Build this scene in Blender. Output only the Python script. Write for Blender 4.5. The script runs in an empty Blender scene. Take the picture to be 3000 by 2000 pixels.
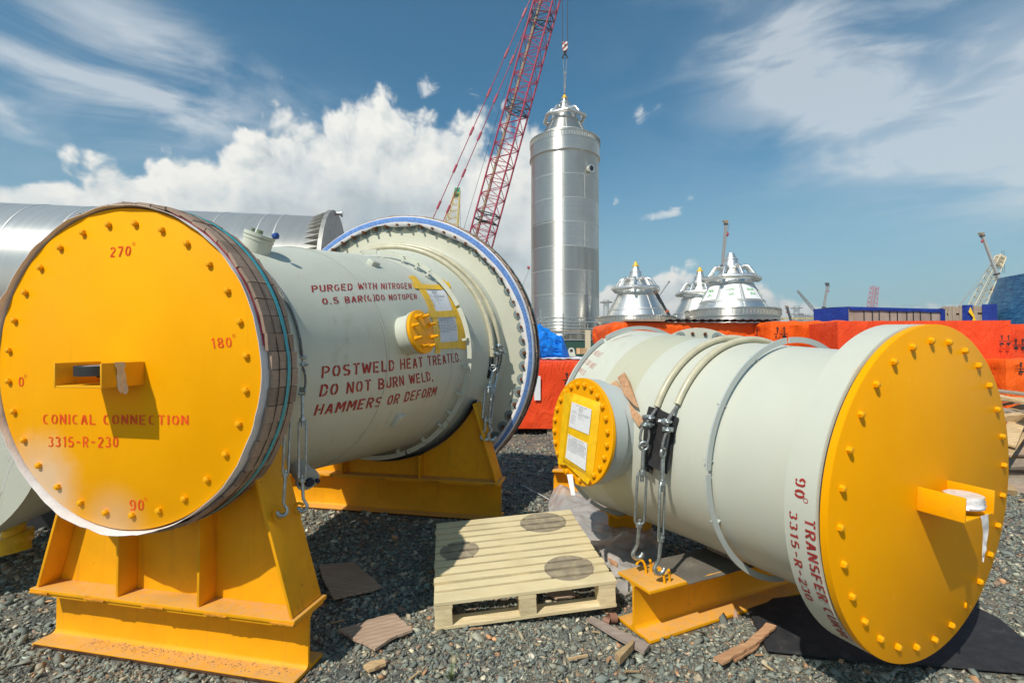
import bpy, bmesh, math, random
import numpy as np
from mathutils import Vector, Matrix
R=math.radians; PI=math.pi
rng=np.random.default_rng(7); random.seed(7)
S=bpy.context.scene; COL=S.collection

# ------------------------------------------------------------------ camera
FPX=1469.0; PITCH=0.0204; EYE=1.73          # focal length in photo pixels (3000 wide), pitch, eye height
cd=bpy.data.cameras.new('camera'); cam=bpy.data.objects.new('camera',cd); COL.objects.link(cam)
cd.sensor_width=36; cd.sensor_fit='HORIZONTAL'; cd.lens=36*FPX/3000
cd.clip_start=.05; cd.clip_end=6000
cam.location=(0,0,EYE); cam.rotation_euler=(PI/2+PITCH,0,0); S.camera=cam
S.view_settings.view_transform='Standard'; S.view_settings.look='None'
S.view_settings.exposure=0.1; S.view_settings.gamma=1
try: S.view_settings.use_curve_mapping=False
except Exception: pass
S.cycles.max_bounces=8; S.cycles.transparent_max_bounces=12

# ------------------------------------------------------------------ sun and sky
SUN_EL=R(49); SUN_AZ=R(-146.5)
SUN=Vector((math.sin(SUN_AZ)*math.cos(SUN_EL),math.cos(SUN_AZ)*math.cos(SUN_EL),math.sin(SUN_EL)))
ld=bpy.data.lights.new('sun','SUN'); ld.energy=4.3; ld.angle=R(.53); ld.color=(1,.935,.83)
lo=bpy.data.objects.new('sun',ld); COL.objects.link(lo); lo.rotation_euler=SUN.to_track_quat('Z','Y').to_euler(); lo.location=(-20,-30,40)

class NT:
    """small wrapper to write node trees as expressions"""
    def __init__(s,tree): s.t=tree; s.n=tree.nodes; s.l=tree.links
    def node(s,kind,ins=None,**kw):
        n=s.n.new(kind)
        for k,v in kw.items(): setattr(n,k,v)
        for k,v in (ins or {}).items(): s.put(n,k,v)
        return n
    def put(s,n,k,v):
        i=n.inputs[k]
        if isinstance(v,bpy.types.NodeSocket): s.l.new(v,i)
        elif isinstance(v,bpy.types.Node): s.l.new(v.outputs[0],i)
        else:
            if i.type=='RGBA' and len(v)==3: v=(*v,1)
            i.default_value=v
    def m(s,op,a,b=0.0,c=None,clamp=False):
        n=s.n.new('ShaderNodeMath'); n.operation=op; n.use_clamp=clamp
        s.put(n,0,a); s.put(n,1,b)
        if c is not None: s.put(n,2,c)
        return n.outputs[0]
    def ss(s,x,a,b,o0=0.0,o1=1.0):
        n=s.n.new('ShaderNodeMapRange'); n.interpolation_type='SMOOTHSTEP'
        for k,v in ((0,x),(1,a),(2,b),(3,o0),(4,o1)): s.put(n,k,v)
        return n.outputs[0]
    def mix(s,f,a,b,blend='MIX'):
        n=s.n.new('ShaderNodeMix'); n.data_type='RGBA'; n.blend_type=blend; n.clamp_factor=True
        s.put(n,0,f); s.put(n,6,a); s.put(n,7,b)
        return n.outputs[2]
    flat=False
    def noise(s,v,scale,detail=4,rough=.55,dist=0.0):
        n=s.n.new('ShaderNodeTexNoise')
        if s.flat: n.noise_dimensions='2D'
        for k,q in (('Vector',v),('Scale',scale),('Detail',detail),('Roughness',rough),('Distortion',dist)): s.put(n,k,q)
        return n.outputs[0]
    def vmap(s,v,sc=(1,1,1),loc=(0,0,0),rot=(0,0,0)):
        return s.node('ShaderNodeMapping',{'Vector':v,'Scale':sc,'Location':loc,'Rotation':rot}).outputs[0]
    def comb(s,x,y,z=0.0):
        return s.node('ShaderNodeCombineXYZ',{0:x,1:y,2:z}).outputs[0]

wd=bpy.data.worlds.new('World'); S.world=wd; wd.use_nodes=True
def make_world():
    N=NT(wd.node_tree); N.n.clear(); N.flat=True
    out=N.node('ShaderNodeOutputWorld'); bg=N.node('ShaderNodeBackground'); bg.inputs[1].default_value=.1
    N.l.new(bg.outputs[0],out.inputs[0])
    sky=N.node('ShaderNodeTexSky',sky_type='NISHITA',sun_disc=False,sun_elevation=SUN_EL,sun_rotation=SUN_AZ%(2*PI),air_density=1.0,dust_density=.6,ozone_density=2.0,altitude=0)
    g=N.node('ShaderNodeTexCoord').outputs['Generated']
    sp=N.node('ShaderNodeSeparateXYZ',{0:g})
    x,y,z=sp.outputs
    az=N.m('ARCTAN2',x,y)                       # 0 = +Y, to the right positive
    el=N.m('ARCSINE',z)
    # clear-sky gradient, deepened towards the zenith (teal tropical blue)
    skyc=N.mix(1.0,sky.outputs[0],SKYTINT,'MULTIPLY')
    hz=N.ss(el,R(-2),R(26),1,0)
    skyc=N.mix(N.m('MULTIPLY',hz,.70),skyc,HORIZON)
    p=N.comb(N.m('MULTIPLY',az,1.0),el,0.0)
    # --- broad thin cirrus
    def gauss(a0,e0,sa,se,rot=0.0):
        a=N.m('SUBTRACT',az,R(a0)); e=N.m('SUBTRACT',el,R(e0)); c,s=math.cos(R(rot)),math.sin(R(rot))
        u=N.m('ADD',N.m('MULTIPLY',a,c),N.m('MULTIPLY',e,s)); v=N.m('SUBTRACT',N.m('MULTIPLY',e,c),N.m('MULTIPLY',a,s))
        u=N.m('DIVIDE',u,R(sa)); v=N.m('DIVIDE',v,R(se))
        q=N.m('ADD',N.m('MULTIPLY',u,u),N.m('MULTIPLY',v,v))
        return N.m('POWER',2.718,N.m('MULTIPLY',q,-1.0))
    def gsum(l):
        r=None
        for w,*a in l:
            t=N.m('MULTIPLY',gauss(*a),w); r=t if r is None else N.m('ADD',r,t)
        return r
    cir=gsum(CIRRUS)
    st=N.noise(N.vmap(p,(4,13,1),rot=(0,0,R(14))),1.0,6,.55,.35)
    st2=N.noise(N.vmap(p,(2.6,4,1),(3,1,0)),1.0,4,.5,.3)
    ci=N.m('MULTIPLY',cir,N.m('ADD',N.m('MULTIPLY',N.ss(st,.34,.80),1.0),N.m('MULTIPLY',N.ss(st2,.3,.75),.34)))
    ci=N.m('MULTIPLY',N.m('MINIMUM',ci,.95),.66)
    col=N.mix(ci,skyc,(7.3,7.7,7.9))
    # --- cumulus bank with a billowed upper outline
    fc=N.n.new('ShaderNodeFloatCurve')
    lo_,hi_=-180.0,180.0
    cm=fc.mapping; cv=cm.curves[0]
    pts=CUMULUS
    while len(cv.points)<len(pts): cv.points.new(.5,.5)
    for q,(a,e) in zip(cv.points,pts): q.location=((a-lo_)/(hi_-lo_),e/40.0); q.handle_type='VECTOR'
    cm.update()
    N.put(fc,1,N.m('DIVIDE',N.m('ADD',N.m('MULTIPLY',az,180/PI),180.0),360.0))
    top=N.m('MULTIPLY',fc.outputs[0],R(40))
    def bill(vec):
        a=N.node('ShaderNodeTexVoronoi',{'Vector':vec,'Scale':11.0,'Smoothness':.35,'Detail':3.0,'Roughness':.5,'Lacunarity':2.1},feature='SMOOTH_F1',voronoi_dimensions='2D').outputs[0]
        b=N.noise(vec,9.0,8,.62,.3)
        return N.m('ADD',N.m('MULTIPLY',N.m('SUBTRACT',.55,a),.75),N.m('SUBTRACT',b,.5))
    pw=N.node('ShaderNodeVectorMath',{0:p,1:N.node('ShaderNodeVectorMath',{0:N.node('ShaderNodeTexNoise',{'Vector':p,'Scale':14.0,'Detail':3.0},noise_dimensions='2D').outputs['Color'],1:(.035,.035,0)},operation='MULTIPLY').outputs[0]},operation='ADD').outputs[0]
    b0=bill(pw); off=N.node('ShaderNodeVectorMath',{0:pw,1:(-.014,.016,0)},operation='ADD').outputs[0]; b1=bill(off)
    edge=N.m('SUBTRACT',N.m('ADD',top,N.m('MULTIPLY',b0,R(5.5))),el)
    cum=N.ss(edge,R(-.4),R(1.5))
    body=N.ss(N.noise(N.vmap(p,(6,9,1),(1,5,0)),1.0,5,.6),.30,.55,.80,1)
    cum=N.m('MULTIPLY',N.m('MULTIPLY',cum,body),N.ss(el,R(-3),R(3.5)))
    deep=N.ss(edge,R(2.5),R(12))               # underside of the bank, away from the sun
    rel=N.m('ADD',.74,N.m('MULTIPLY',N.m('MULTIPLY',N.m('SUBTRACT',b0,b1),N.m('SUBTRACT',1.0,N.m('MULTIPLY',deep,.72))),.85))
    grey=N.m('MULTIPLY',deep,N.ss(N.noise(N.vmap(p,(2.2,3.5,1),(.35,2.2,0)),1.0,4,.5),.28,.58))
    lit=N.m('SUBTRACT',rel,N.m('MULTIPLY',grey,.40),None,True)
    cc=N.node('ShaderNodeValToRGB',{0:lit}); e=cc.color_ramp.elements
    e[0].position=.1; e[0].color=(3.2,3.8,4.1,1); e[1].position=.9; e[1].color=(9.1,9.0,8.5,1)
    m_=e.new(.5); m_.color=(6.6,7.0,7.0,1)
    col=N.mix(cum,col,cc.outputs[0])
    # --- a few small torn puffs
    pf=gsum(PUFFS)
    pn=N.noise(N.vmap(p,(22,34,1)),1.0,6,.66,.6)
    pa=N.ss(N.m('SUBTRACT',N.m('ADD',pf,N.m('MULTIPLY',pn,1.3)),1.0),.05,.55,0,.75)
    col=N.mix(pa,col,(7.7,7.9,7.9))
    N.l.new(col,bg.inputs[0])
def px2(px,py):
    a=math.degrees(math.atan((px-1500)/FPX)); return a,math.degrees(math.atan((1030-py)/math.hypot(FPX,px-1500)))
SKYTINT=(.30,.90,1.00)
HORIZON=(4.2,5.5,5.7)
CIRRUS=[(.95,*px2(420,120),9,4,-22),(.9,*px2(250,280),14,3.2,8),(.8,*px2(60,330),9,2.6,0),(.85,*px2(480,350),9,2.6,-14),(.45,*px2(720,200),8,2.2,-5),(.35,*px2(60,200),8,4,0),
  (.85,*px2(2650,170),16,9,-10),(.8,*px2(2850,350),10,7,-5),(.55,*px2(2250,80),9,4,-16),(.7,*px2(2750,460),9,3,-3),(.5,*px2(2380,260),6,3,-20),(.9,*px2(3010,250),4,9,0),
  (.6,60,30,15,12,0),(.7,-70,30,14,9,0),(.5,140,35,30,12,0),(.5,-120,45,25,12,0)]
CUMULUS=[(-180,18),(-120,24),(-75,12)]+[px2(*q) for q in ((0,500),(150,455),(400,395),(560,395),(690,385),(735,330),(800,295),(900,275),(1000,285),(1040,235),(1090,240),(1180,262),(1300,310),(1400,330),(1470,345),(1520,285),(1590,300),(1640,440),(1690,640),(1745,815),(1900,800),(2020,775),(2120,800),(2300,850),(2450,885),(2700,890),(2900,885),(3000,880))]+[(70,11),(120,22),(179.9,18)]
PUFFS=[(.75,*px2(1875,335),1.3,1.1,30),(.5,*px2(1935,300),1,.5,20),(.8,*px2(1925,632),2.2,.7,5),(.5,*px2(1985,620),.8,.7,0),(.6,*px2(1805,590),1.0,.7,40),(.5,*px2(2025,578),.7,.5,0),(.6,*px2(1250,250),2.0,1.6,0),(.5,*px2(1390,265),1.6,1.3,0),(.6,*px2(1740,420),1.3,1.8,0),(.4,*px2(1740,600),1.2,1.5,0)]
make_world()

# ------------------------------------------------------------------ photo-to-world helpers (surveying only)
def ray(px,py):
    c,s=math.cos(PITCH),math.sin(PITCH); x=(px-1500)/FPX; u=-(py-1000)/FPX
    d=Vector((x,c-u*s,s+u*c)); return d/d.y
def at(px,py,Y): return Vector((0,0,EYE))+ray(px,py)*Y
def gp(px,py,z=0.0):
    d=ray(px,py); return Vector((0,0,EYE))+d*((z-EYE)/d.z)

# ------------------------------------------------------------------ mesh builder
UPV=Vector((0,0,1))
def basis(axis,ref=None):
    a=Vector(axis).normalized(); r=Vector(ref) if ref is not None else (UPV if abs(a.z)<.95 else Vector((1,0,0)))
    u=(r-a*r.dot(a)).normalized(); return a,u,a.cross(u)
class MB:
    def __init__(s): s.v=[]; s.f=[]; s.mi=[]; s.cur=0
    def add(s,vs,fs):
        o=len(s.v); s.v+= [tuple(a) for a in vs]; s.f+=[tuple(o+i for i in f) for f in fs]; s.mi+=[s.cur]*len(fs); return s
    def obox(s,c,ax,ay,az):
        """box by centre and three half vectors"""
        c,ax,ay,az=map(Vector,(c,ax,ay,az))
        vs=[c+ax*i+ay*j+az*k for i in (-1,1) for j in (-1,1) for k in (-1,1)]
        return s.add(vs,[(0,1,3,2),(4,6,7,5),(0,4,5,1),(2,3,7,6),(0,2,6,4),(1,5,7,3)])
    def box(s,x0,x1,y0,y1,z0,z1): return s.obox(((x0+x1)/2,(y0+y1)/2,(z0+z1)/2),((x1-x0)/2,0,0),(0,(y1-y0)/2,0),(0,0,(z1-z0)/2))
    def bar(s,a,b,w,h,ref=None):
        a=Vector(a);b=Vector(b);d,u,v=basis(b-a,ref); return s.obox((a+b)/2,(b-a)/2,v*(w/2),u*(h/2))
    def prism(s,poly,ext):
        n=len(poly); poly=[Vector(p) for p in poly]; ext=Vector(ext)
        vs=poly+[p+ext for p in poly]
        return s.add(vs,[tuple(range(n))[::-1],tuple(range(n,2*n))]+[(i,(i+1)%n,n+(i+1)%n,n+i) for i in range(n)])
    def tube(s,pts,r,n=8,cap=True,closed=False):
        pts=[Vector(p) for p in pts]; k=len(pts); rs=r if isinstance(r,(list,tuple)) else [r]*k
        vs=[];fs=[];prev=None
        for i,p in enumerate(pts):
            if closed: t=pts[(i+1)%k]-pts[i-1]
            else: t=(pts[min(i+1,k-1)]-pts[max(i-1,0)])
            t.normalize()
            if prev is None: _,u,_2=basis(t)
            else:
                u=prev-t*prev.dot(t)
                u=u.normalized() if u.length>1e-6 else basis(t)[1]
            prev=u; v=t.cross(u)
            vs+=[p+(u*math.cos(2*PI*j/n)+v*math.sin(2*PI*j/n))*rs[i] for j in range(n)]
        for i in range(k if closed else k-1):
            a=i*n;b=((i+1)%k)*n
            fs+=[(a+j,a+(j+1)%n,b+(j+1)%n,b+j) for j in range(n)]
        if cap and not closed: fs+=[tuple(range(n))[::-1],tuple(range((k-1)*n,k*n))]
        return s.add(vs,fs)
    def cyl(s,a,b,r,n=16,r2=None): return s.tube([a,b],[r,r if r2 is None else r2],n)
    def lathe(s,o,axis,u,prof,n=48,a0=0,a1=360,cap0=False,cap1=False,ring=False):
        """revolve (t,r) profile; ring=True closes the profile on itself"""
        o=Vector(o);axis=Vector(axis);u=Vector(u);v=axis.cross(u); full=abs(a1-a0)>=359.9; m=n if full else n+1
        vs=[];fs=[];k=len(prof)
        for t,r in prof:
            for j in range(m):
                a=R(a0+(a1-a0)*j/n); vs.append(o+axis*t+(u*math.cos(a)+v*math.sin(a))*r)
        for i in range(k if ring else k-1):
            a=i*m;b=((i+1)%k)*m
            for j in range(n):
                j2=(j+1)%m if full else j+1
                fs.append((a+j,a+j2,b+j2,b+j))
        if cap0: fs.append(tuple(range(m))[::-1])
        if cap1: fs.append(tuple(range((k-1)*m,k*m)))
        if ring and not full:
            fs.append(tuple(i*m for i in range(k))); fs.append(tuple(i*m+n for i in range(k))[::-1])
        return s.add(vs,fs)
    def grid(s,P,closed_u=False):
        """P: list of rows of points"""
        nr=len(P);nc=len(P[0]);vs=[p for row in P for p in row]
        fs=[(i*nc+j,i*nc+(j+1)%nc,(i+1)*nc+(j+1)%nc,(i+1)*nc+j) for i in range(nr-1) for j in range(nc if closed_u else nc-1)]
        return s.add(vs,fs)
    def sheet(s,P,th,dirs):
        """grid with thickness; dirs(i,j) gives the offset direction"""
        nr=len(P);nc=len(P[0])
        Q=[[Vector(P[i][j])-Vector(dirs(i,j))*th for j in range(nc)] for i in range(nr)]
        s.grid(P); s.grid(Q)
        bd=[(0,j) for j in range(nc)]+[(i,nc-1) for i in range(1,nr)]+[(nr-1,j) for j in range(nc-2,-1,-1)]+[(i,0) for i in range(nr-2,0,-1)]
        a=[P[i][j] for i,j in bd];b=[Q[i][j] for i,j in bd];n=len(bd)
        return s.add(a+b,[(i,(i+1)%n,n+(i+1)%n,n+i) for i in range(n)])
    def build(s,name,mats,parent=None,smooth=35,bevel=0,recalc=True):
        me=bpy.data.meshes.new(name); me.from_pydata(s.v,[],s.f)
        if not isinstance(mats,(list,tuple)): mats=[mats]
        for m in mats: me.materials.append(m)
        if len(mats)>1: me.polygons.foreach_set('material_index',s.mi)
        if recalc or bevel:
            bm=bmesh.new(); bm.from_mesh(me)
            if bevel:
                bmesh.ops.remove_doubles(bm,verts=bm.verts,dist=1e-5)
                es=[e for e in bm.edges if len(e.link_faces)==2 and e.calc_face_angle(0)>.6]
                bmesh.ops.bevel(bm,geom=es,offset=bevel,segments=2,affect='EDGES',profile=.5,clamp_overlap=True)
            bmesh.ops.recalc_face_normals(bm,faces=bm.faces); bm.to_mesh(me); bm.free()
        if smooth: 
            me.shade_smooth(); me.set_sharp_from_angle(angle=R(smooth))
        o=bpy.data.objects.new(name,me); COL.objects.link(o)
        if parent is not None: attach(o,parent)
        return o
def attach(o,parent):
    o.parent=parent; o.matrix_parent_inverse=world_of(parent).inverted()
def world_of(o):
    m=o.matrix_basis.copy()
    return m if o.parent is None else world_of(o.parent)@o.matrix_parent_inverse@m
def tag(o,label=None,cat=None,group=None,kind=None):
    if label: o['label']=label
    if cat: o['category']=cat
    if group: o['group']=group
    if kind: o['kind']=kind
    return o
def thing(name,loc,label,cat,group=None):
    o=bpy.data.objects.new(name,None); COL.objects.link(o); o.location=loc; o.empty_display_size=.1
    return tag(o,label,cat,group)
def place(src,M,parent=None):
    """linked copy of a mesh object at world matrix M"""
    o=src.copy(); COL.objects.link(o)
    if parent is not None:
        o.parent=parent; o.matrix_parent_inverse=world_of(parent).inverted()
    o.matrix_basis=M; return o
def frame_m(o,x,y,z):
    m=Matrix.Identity(4)
    for i,a in enumerate((x,y,z,o)):
        for j in range(3): m[j][i]=a[j]
    return m
def copy_thing(root,loc,label=None,group=None,rotz=None):
    c=root.copy(); COL.objects.link(c); c.location=loc
    if rotz is not None: c.rotation_euler=(0,0,rotz)
    if label: c['label']=label
    if group: c['group']=group
    for ch in list(root.children):
        d=ch.copy(); COL.objects.link(d); d.parent=c; d.matrix_parent_inverse=ch.matrix_parent_inverse.copy()
        for g in list(ch.children):
            h=g.copy(); COL.objects.link(h); h.parent=d; h.matrix_parent_inverse=g.matrix_parent_inverse.copy()
    return c

# ------------------------------------------------------------------ materials
MATS={}
def newmat(name):
    m=bpy.data.materials.new(name); m.use_nodes=True; N=NT(m.node_tree); b=N.n['Principled BSDF']; MATS[name]=m; return m,N,b
def ocoord(N): return N.node('ShaderNodeTexCoord').outputs['Object']
def paint(name,c,rough=.45,var=.12,dirt=(.25,.2,.14),dirt_amt=.18,scale=3.0,bump=.05,bscale=60,dust=0.0,spec=.28,streak=False,rust=0.0):
    m,N,b=newmat(name); co=ocoord(N)
    n1=N.noise(co,scale,6,.6); n2=N.noise(co,scale*7,4,.6)
    dark=tuple(a*(1-var) for a in c); lite=tuple(min(1,a*(1+var*.6)) for a in c)
    col=N.mix(N.ss(n1,.3,.7),dark,lite)
    dm=N.m('MULTIPLY',N.ss(N.m('ADD',N.m('MULTIPLY',n1,.6),N.m('MULTIPLY',n2,.4)),.56,.74),dirt_amt)
    if streak:
        ns=N.noise(N.vmap(co,(14,14,1.2)),1.0,5,.65); dm=N.m('MAXIMUM',dm,N.m('MULTIPLY',N.ss(ns,.55,.78),dirt_amt*.9))
    col=N.mix(dm,col,dirt)
    if dust:
        nz=N.node('ShaderNodeSeparateXYZ',{0:N.node('ShaderNodeNewGeometry').outputs['Normal']}).outputs[2]
        dmask=N.m('MULTIPLY',N.ss(nz,.75,.98),N.m('MULTIPLY',N.ss(n2,.25,.7,.35,1),dust)); col=N.mix(dmask,col,(.42,.33,.23))
    N.put(b,'Base Color',col); N.put(b,'Roughness',N.ss(n2,.2,.8,rough-.08,rough+.1)); b.inputs['Specular IOR Level'].default_value=spec
    if rust:      # chipped spots and short rust runs
        sp_=N.ss(N.noise(co,34,3,.6),.69,.73); run=N.ss(N.noise(N.vmap(co,(26,26,2.2)),1.0,4,.6),.66,.74)
        reg=N.ss(N.noise(co,2.6,3,.5),.48,.62); rm=N.m('MULTIPLY',N.m('MAXIMUM',N.m('MULTIPLY',sp_,.9),N.m('MULTIPLY',run,.55)),N.m('MULTIPLY',reg,rust)); col=N.mix(rm,col,(.16,.055,.018)); N.put(b,'Base Color',col)
    bp=N.node('ShaderNodeBump',{'Strength':bump,'Distance':.01,'Height':N.noise(co,bscale,3,.6)}); b2=N.node('ShaderNodeBump',{'Strength':.10,'Distance':.02,'Height':N.noise(co,4.5,3,.5),'Normal':bp.outputs[0]}); N.put(b,'Normal',b2.outputs[0])
    return m
def plain(name,c,rough=.5,metal=0.0,spec=.5,bump=0,bscale=80,var=.1,vscale=20):
    m,N,b=newmat(name); co=ocoord(N); n=N.noise(co,vscale,4,.6)
    N.put(b,'Base Color',N.mix(N.ss(n,.25,.75),tuple(a*(1-var) for a in c),tuple(min(1,a*(1+var)) for a in c)))
    b.inputs['Roughness'].default_value=rough; b.inputs['Metallic'].default_value=metal; b.inputs['Specular IOR Level'].default_value=spec
    if bump: N.put(b,'Normal',N.node('ShaderNodeBump',{'Strength':bump,'Distance':.01,'Height':N.noise(co,bscale,4,.6)}).outputs[0])
    return m
def wood(name,c,c2,axis=(1,12,12),scale=6,rough=.75,stain=None,ribs=None):
    m,N,b=newmat(name); co=ocoord(N); inf=N.node('ShaderNodeObjectInfo')
    sh=N.node('ShaderNodeVectorMath',{0:co,1:N.node('ShaderNodeVectorMath',{0:inf.outputs['Location'],1:(3.1,5.7,2.3)},operation='MULTIPLY').outputs[0]},operation='ADD').outputs[0]
    sh=N.node('ShaderNodeVectorMath',{0:sh,1:N.comb(N.m('MULTIPLY',inf.outputs['Random'],17.0),N.m('MULTIPLY',inf.outputs['Random'],31.0),0.0)},operation='ADD').outputs[0]
    g=N.noise(N.vmap(sh,axis),scale,7,.62,.7); g2=N.noise(sh,3.0,3,.5)
    col=N.mix(N.ss(g,.3,.72),c2,c)
    col=N.mix(N.m('MULTIPLY',N.ss(g2,.4,.75),.35),col,tuple(a*.62 for a in c2))
    hv=N.node('ShaderNodeHueSaturation',{'Value':N.m('ADD',.78,N.m('MULTIPLY',inf.outputs['Random'],.42)),'Color':col})
    col=hv.outputs[0]
    if stain: col=stain(N,co,col)
    if ribs:
        wv=N.node('ShaderNodeTexWave',{'Vector':N.vmap(co,rot=(0,0,R(ribs[1]))),'Scale':ribs[0],'Distortion':.6,'Detail':1.0},bands_direction='Y').outputs[0]; col=N.mix(N.m('MULTIPLY',N.ss(wv,.35,.06),.45),col,tuple(a*.5 for a in c2))
    N.put(b,'Base Color',col); b.inputs['Roughness'].default_value=rough; b.inputs['Specular IOR Level'].default_value=.25
    N.put(b,'Normal',N.node('ShaderNodeBump',{'Strength':.35,'Distance':.004,'Height':g}).outputs[0])
    return m
YEL=(.87,.385,.0)
m_yel=paint('yellow_paint',YEL,.42,.07,(.45,.2,.02),.35,2.5,.04,90)
m_yels=paint('yellow_paint_dusty',(.82,.365,.003),.5,.10,(.33,.14,.02),.5,3.0,.06,70,dust=.55,streak=True,rust=.8)
m_grey=paint('grey_green_paint',(.555,.57,.48),.42,.05,(.36,.33,.235),.62,1.6,.03,80,streak=True)
m_greyb=paint('grey_blue_paint',(.46,.50,.48),.45,.06,(.36,.36,.30),.3,3,.03,80)
m_greyd=paint('grey_green_flange',(.56,.555,.44),.5,.06,(.45,.42,.3),.35,2.2,.04,60)
m_red=paint('stencil_red',(.36,.035,.03),.6,.25,(.55,.5,.42),.55,30,.02,200)
m_redy=paint('stencil_red_on_yellow',(.80,.07,.008),.55,.2,(.83,.32,.01),.55,30,.02,200)
m_redf=paint('stencil_red_faded',(.62,.36,.31),.6,.2,(.6,.6,.54),.8,30,.02,200)
m_galv=plain('galvanised_steel',(.42,.46,.46),.38,.85,.5,.15,200,.25,40)
m_rope=plain('wire_rope_steel',(.22,.22,.22),.5,.7,.5,.6,320,.5,150)
m_hose=plain('clear_beige_hose',(.52,.48,.34),.32,0,.5,.03,60,.12,12)
m_black=plain('black_rubber',(.022,.021,.022),.72,0,.35,.2,120,.3,20)
m_blk=plain('black_paint',(.02,.02,.022),.55)
m_rust=plain('rusty_bolt',(.17,.07,.035),.85,.2,.3,.4,200,.45,90)
m_washer=plain('washer_blue_grey',(.20,.25,.25),.55,.1,.4,.05,60,.12,30)
m_white=plain('white_paper',(.74,.75,.77),.7,0,.3,.03,40,.04,30)
m_print=plain('printed_text',(.20,.21,.24),.7)
m_tape=plain('yellow_tape',(.86,.50,.006),.42,0,.5,.25,45,.10,14)
m_cloth=plain('white_woven_cloth',(.70,.68,.68),.85,0,.2,.2,90,.08,14)
m_clothb=plain('blue_woven_cloth',(.12,.23,.50),.8,0,.2,.3,90,.3,40)
m_clothr=plain('red_cloth',(.42,.03,.06),.8)
m_strap=plain('cyan_strap',(.05,.36,.42),.5)
m_wire=plain('dark_wire',(.05,.035,.03),.6,.4)
m_lag=wood('lagging_wood',(.42,.31,.235),(.27,.19,.14),(14,14,2.0),3.0)
m_pal=None
m_tapeclear=plain('masking_tape',(.55,.50,.42),.45,0,.5,.3,60,.15,40)
def alu(name,axis='Z',c=(.86,.84,.78),rough=.44,streak=(.25,.25,9),metal=1.0):
    """rolled aluminium sheet: fine mill streaks, plates of differing sheen"""
    m,N,b=newmat(name); co=ocoord(N)
    s1=N.noise(N.vmap(co,streak),2.0,6,.65); s2=N.noise(co,.7,4,.6)
    f=N.ss(s1,.3,.7)
    at_=N.node('ShaderNodeAttribute',attribute_name='plate').outputs['Fac']
    col=N.mix(f,tuple(a*.90 for a in c),c)
    col=N.mix(N.m('MULTIPLY',at_,.6),col,(.46,.43,.37))
    col=N.mix(N.m('MULTIPLY',N.ss(s2,.5,.75),.25),col,(.55,.50,.42))
    N.put(b,'Base Color',col); b.inputs['Metallic'].default_value=metal
    N.put(b,'Roughness',N.m('ADD',N.ss(s1,.25,.75,rough-.03,rough+.05),N.m('MULTIPLY',at_,.06)))
    b.inputs['Anisotropic'].default_value=.93; b.inputs['Anisotropic Rotation'].default_value=.25; N.put(b,'Tangent',N.node('ShaderNodeTangent',direction_type='RADIAL',axis=axis).outputs[0])
    N.put(b,'Normal',N.node('ShaderNodeBump',{'Strength':.025,'Distance':.02,'Height':s1}).outputs[0])
    return m
m_alu=alu('aluminium_plate'); m_alux=alu('aluminium_plate_rolled','X',streak=(5,.3,.3),rough=.50,metal=.72)
m_alup=plain('aluminium_pipe',(.72,.72,.70),.38,.9,.5,.1,30,.1,8)
m_alus=plain('aluminium_satin',(.80,.785,.74),.40,1,.5,.05,3,.08,1.5)
m_weld=plain('aluminium_weld_seam',(.62,.62,.60),.55,.8,.5)
m_alud=plain('aluminium_edge_dull',(.40,.39,.36),.55,.7,.5,.1,30,.2,6)
# ------------------------------------------------------------------ vessel frames
class Frame:
    """o: centre of the blind cover's face, az: heading, rise: climb of the axis towards the rear"""
    def __init__(s,o,az,rise):
        s.o=Vector(o); s.e=Vector((math.cos(az),math.sin(az),0)); s.b=Vector((-math.sin(az),math.cos(az),0)); s.ax=(s.b+UPV*rise).normalized(); s.rise=rise; s.up=s.e.cross(s.b)
        s.z=s.e.cross(s.ax)
    def pt(s,lat,t,z=0): return s.o+s.e*lat+s.ax*t+s.z*z
    def cyl(s,t,th,r): return s.pt(r*math.cos(th),t,r*math.sin(th))
    def rad(s,th): return s.e*math.cos(th)+s.z*math.sin(th)
    def local(s,p):
        q=Vector(p)-s.o; return q.dot(s.e),q.dot(s.ax),q.dot(s.z)
def prof_r(prof,t):
    return float(np.interp(t,[a for a,_ in prof],[b for _,b in prof]))
def hit(F,prof,px,py):
    """surface point (t, theta) of a revolved shell under a photo pixel"""
    d=ray(px,py); lo=None
    t0,t1=prof[0][0],prof[-1][0]
    ys=np.linspace(1.2,8,1400)
    for y in ys:
        l,t,z=F.local(Vector((0,0,EYE))+d*float(y))
        if t0<=t<=t1 and math.hypot(l,z)<prof_r(prof,t): return t,math.atan2(z,l),float(y)
    return None
def dischit(F,px,py,t=0.0):
    d=ray(px,py); o=Vector((0,0,EYE)); n=F.ax; k=((F.o+F.ax*t-o).dot(n))/d.dot(n); l,_,z=F.local(o+d*k); return l,z
FL=Frame((-2.0145,2.5868,1.6407),-.20934,.022)
FR=Frame((2.0761,2.4947,1.0362),.45632,.040)

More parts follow.
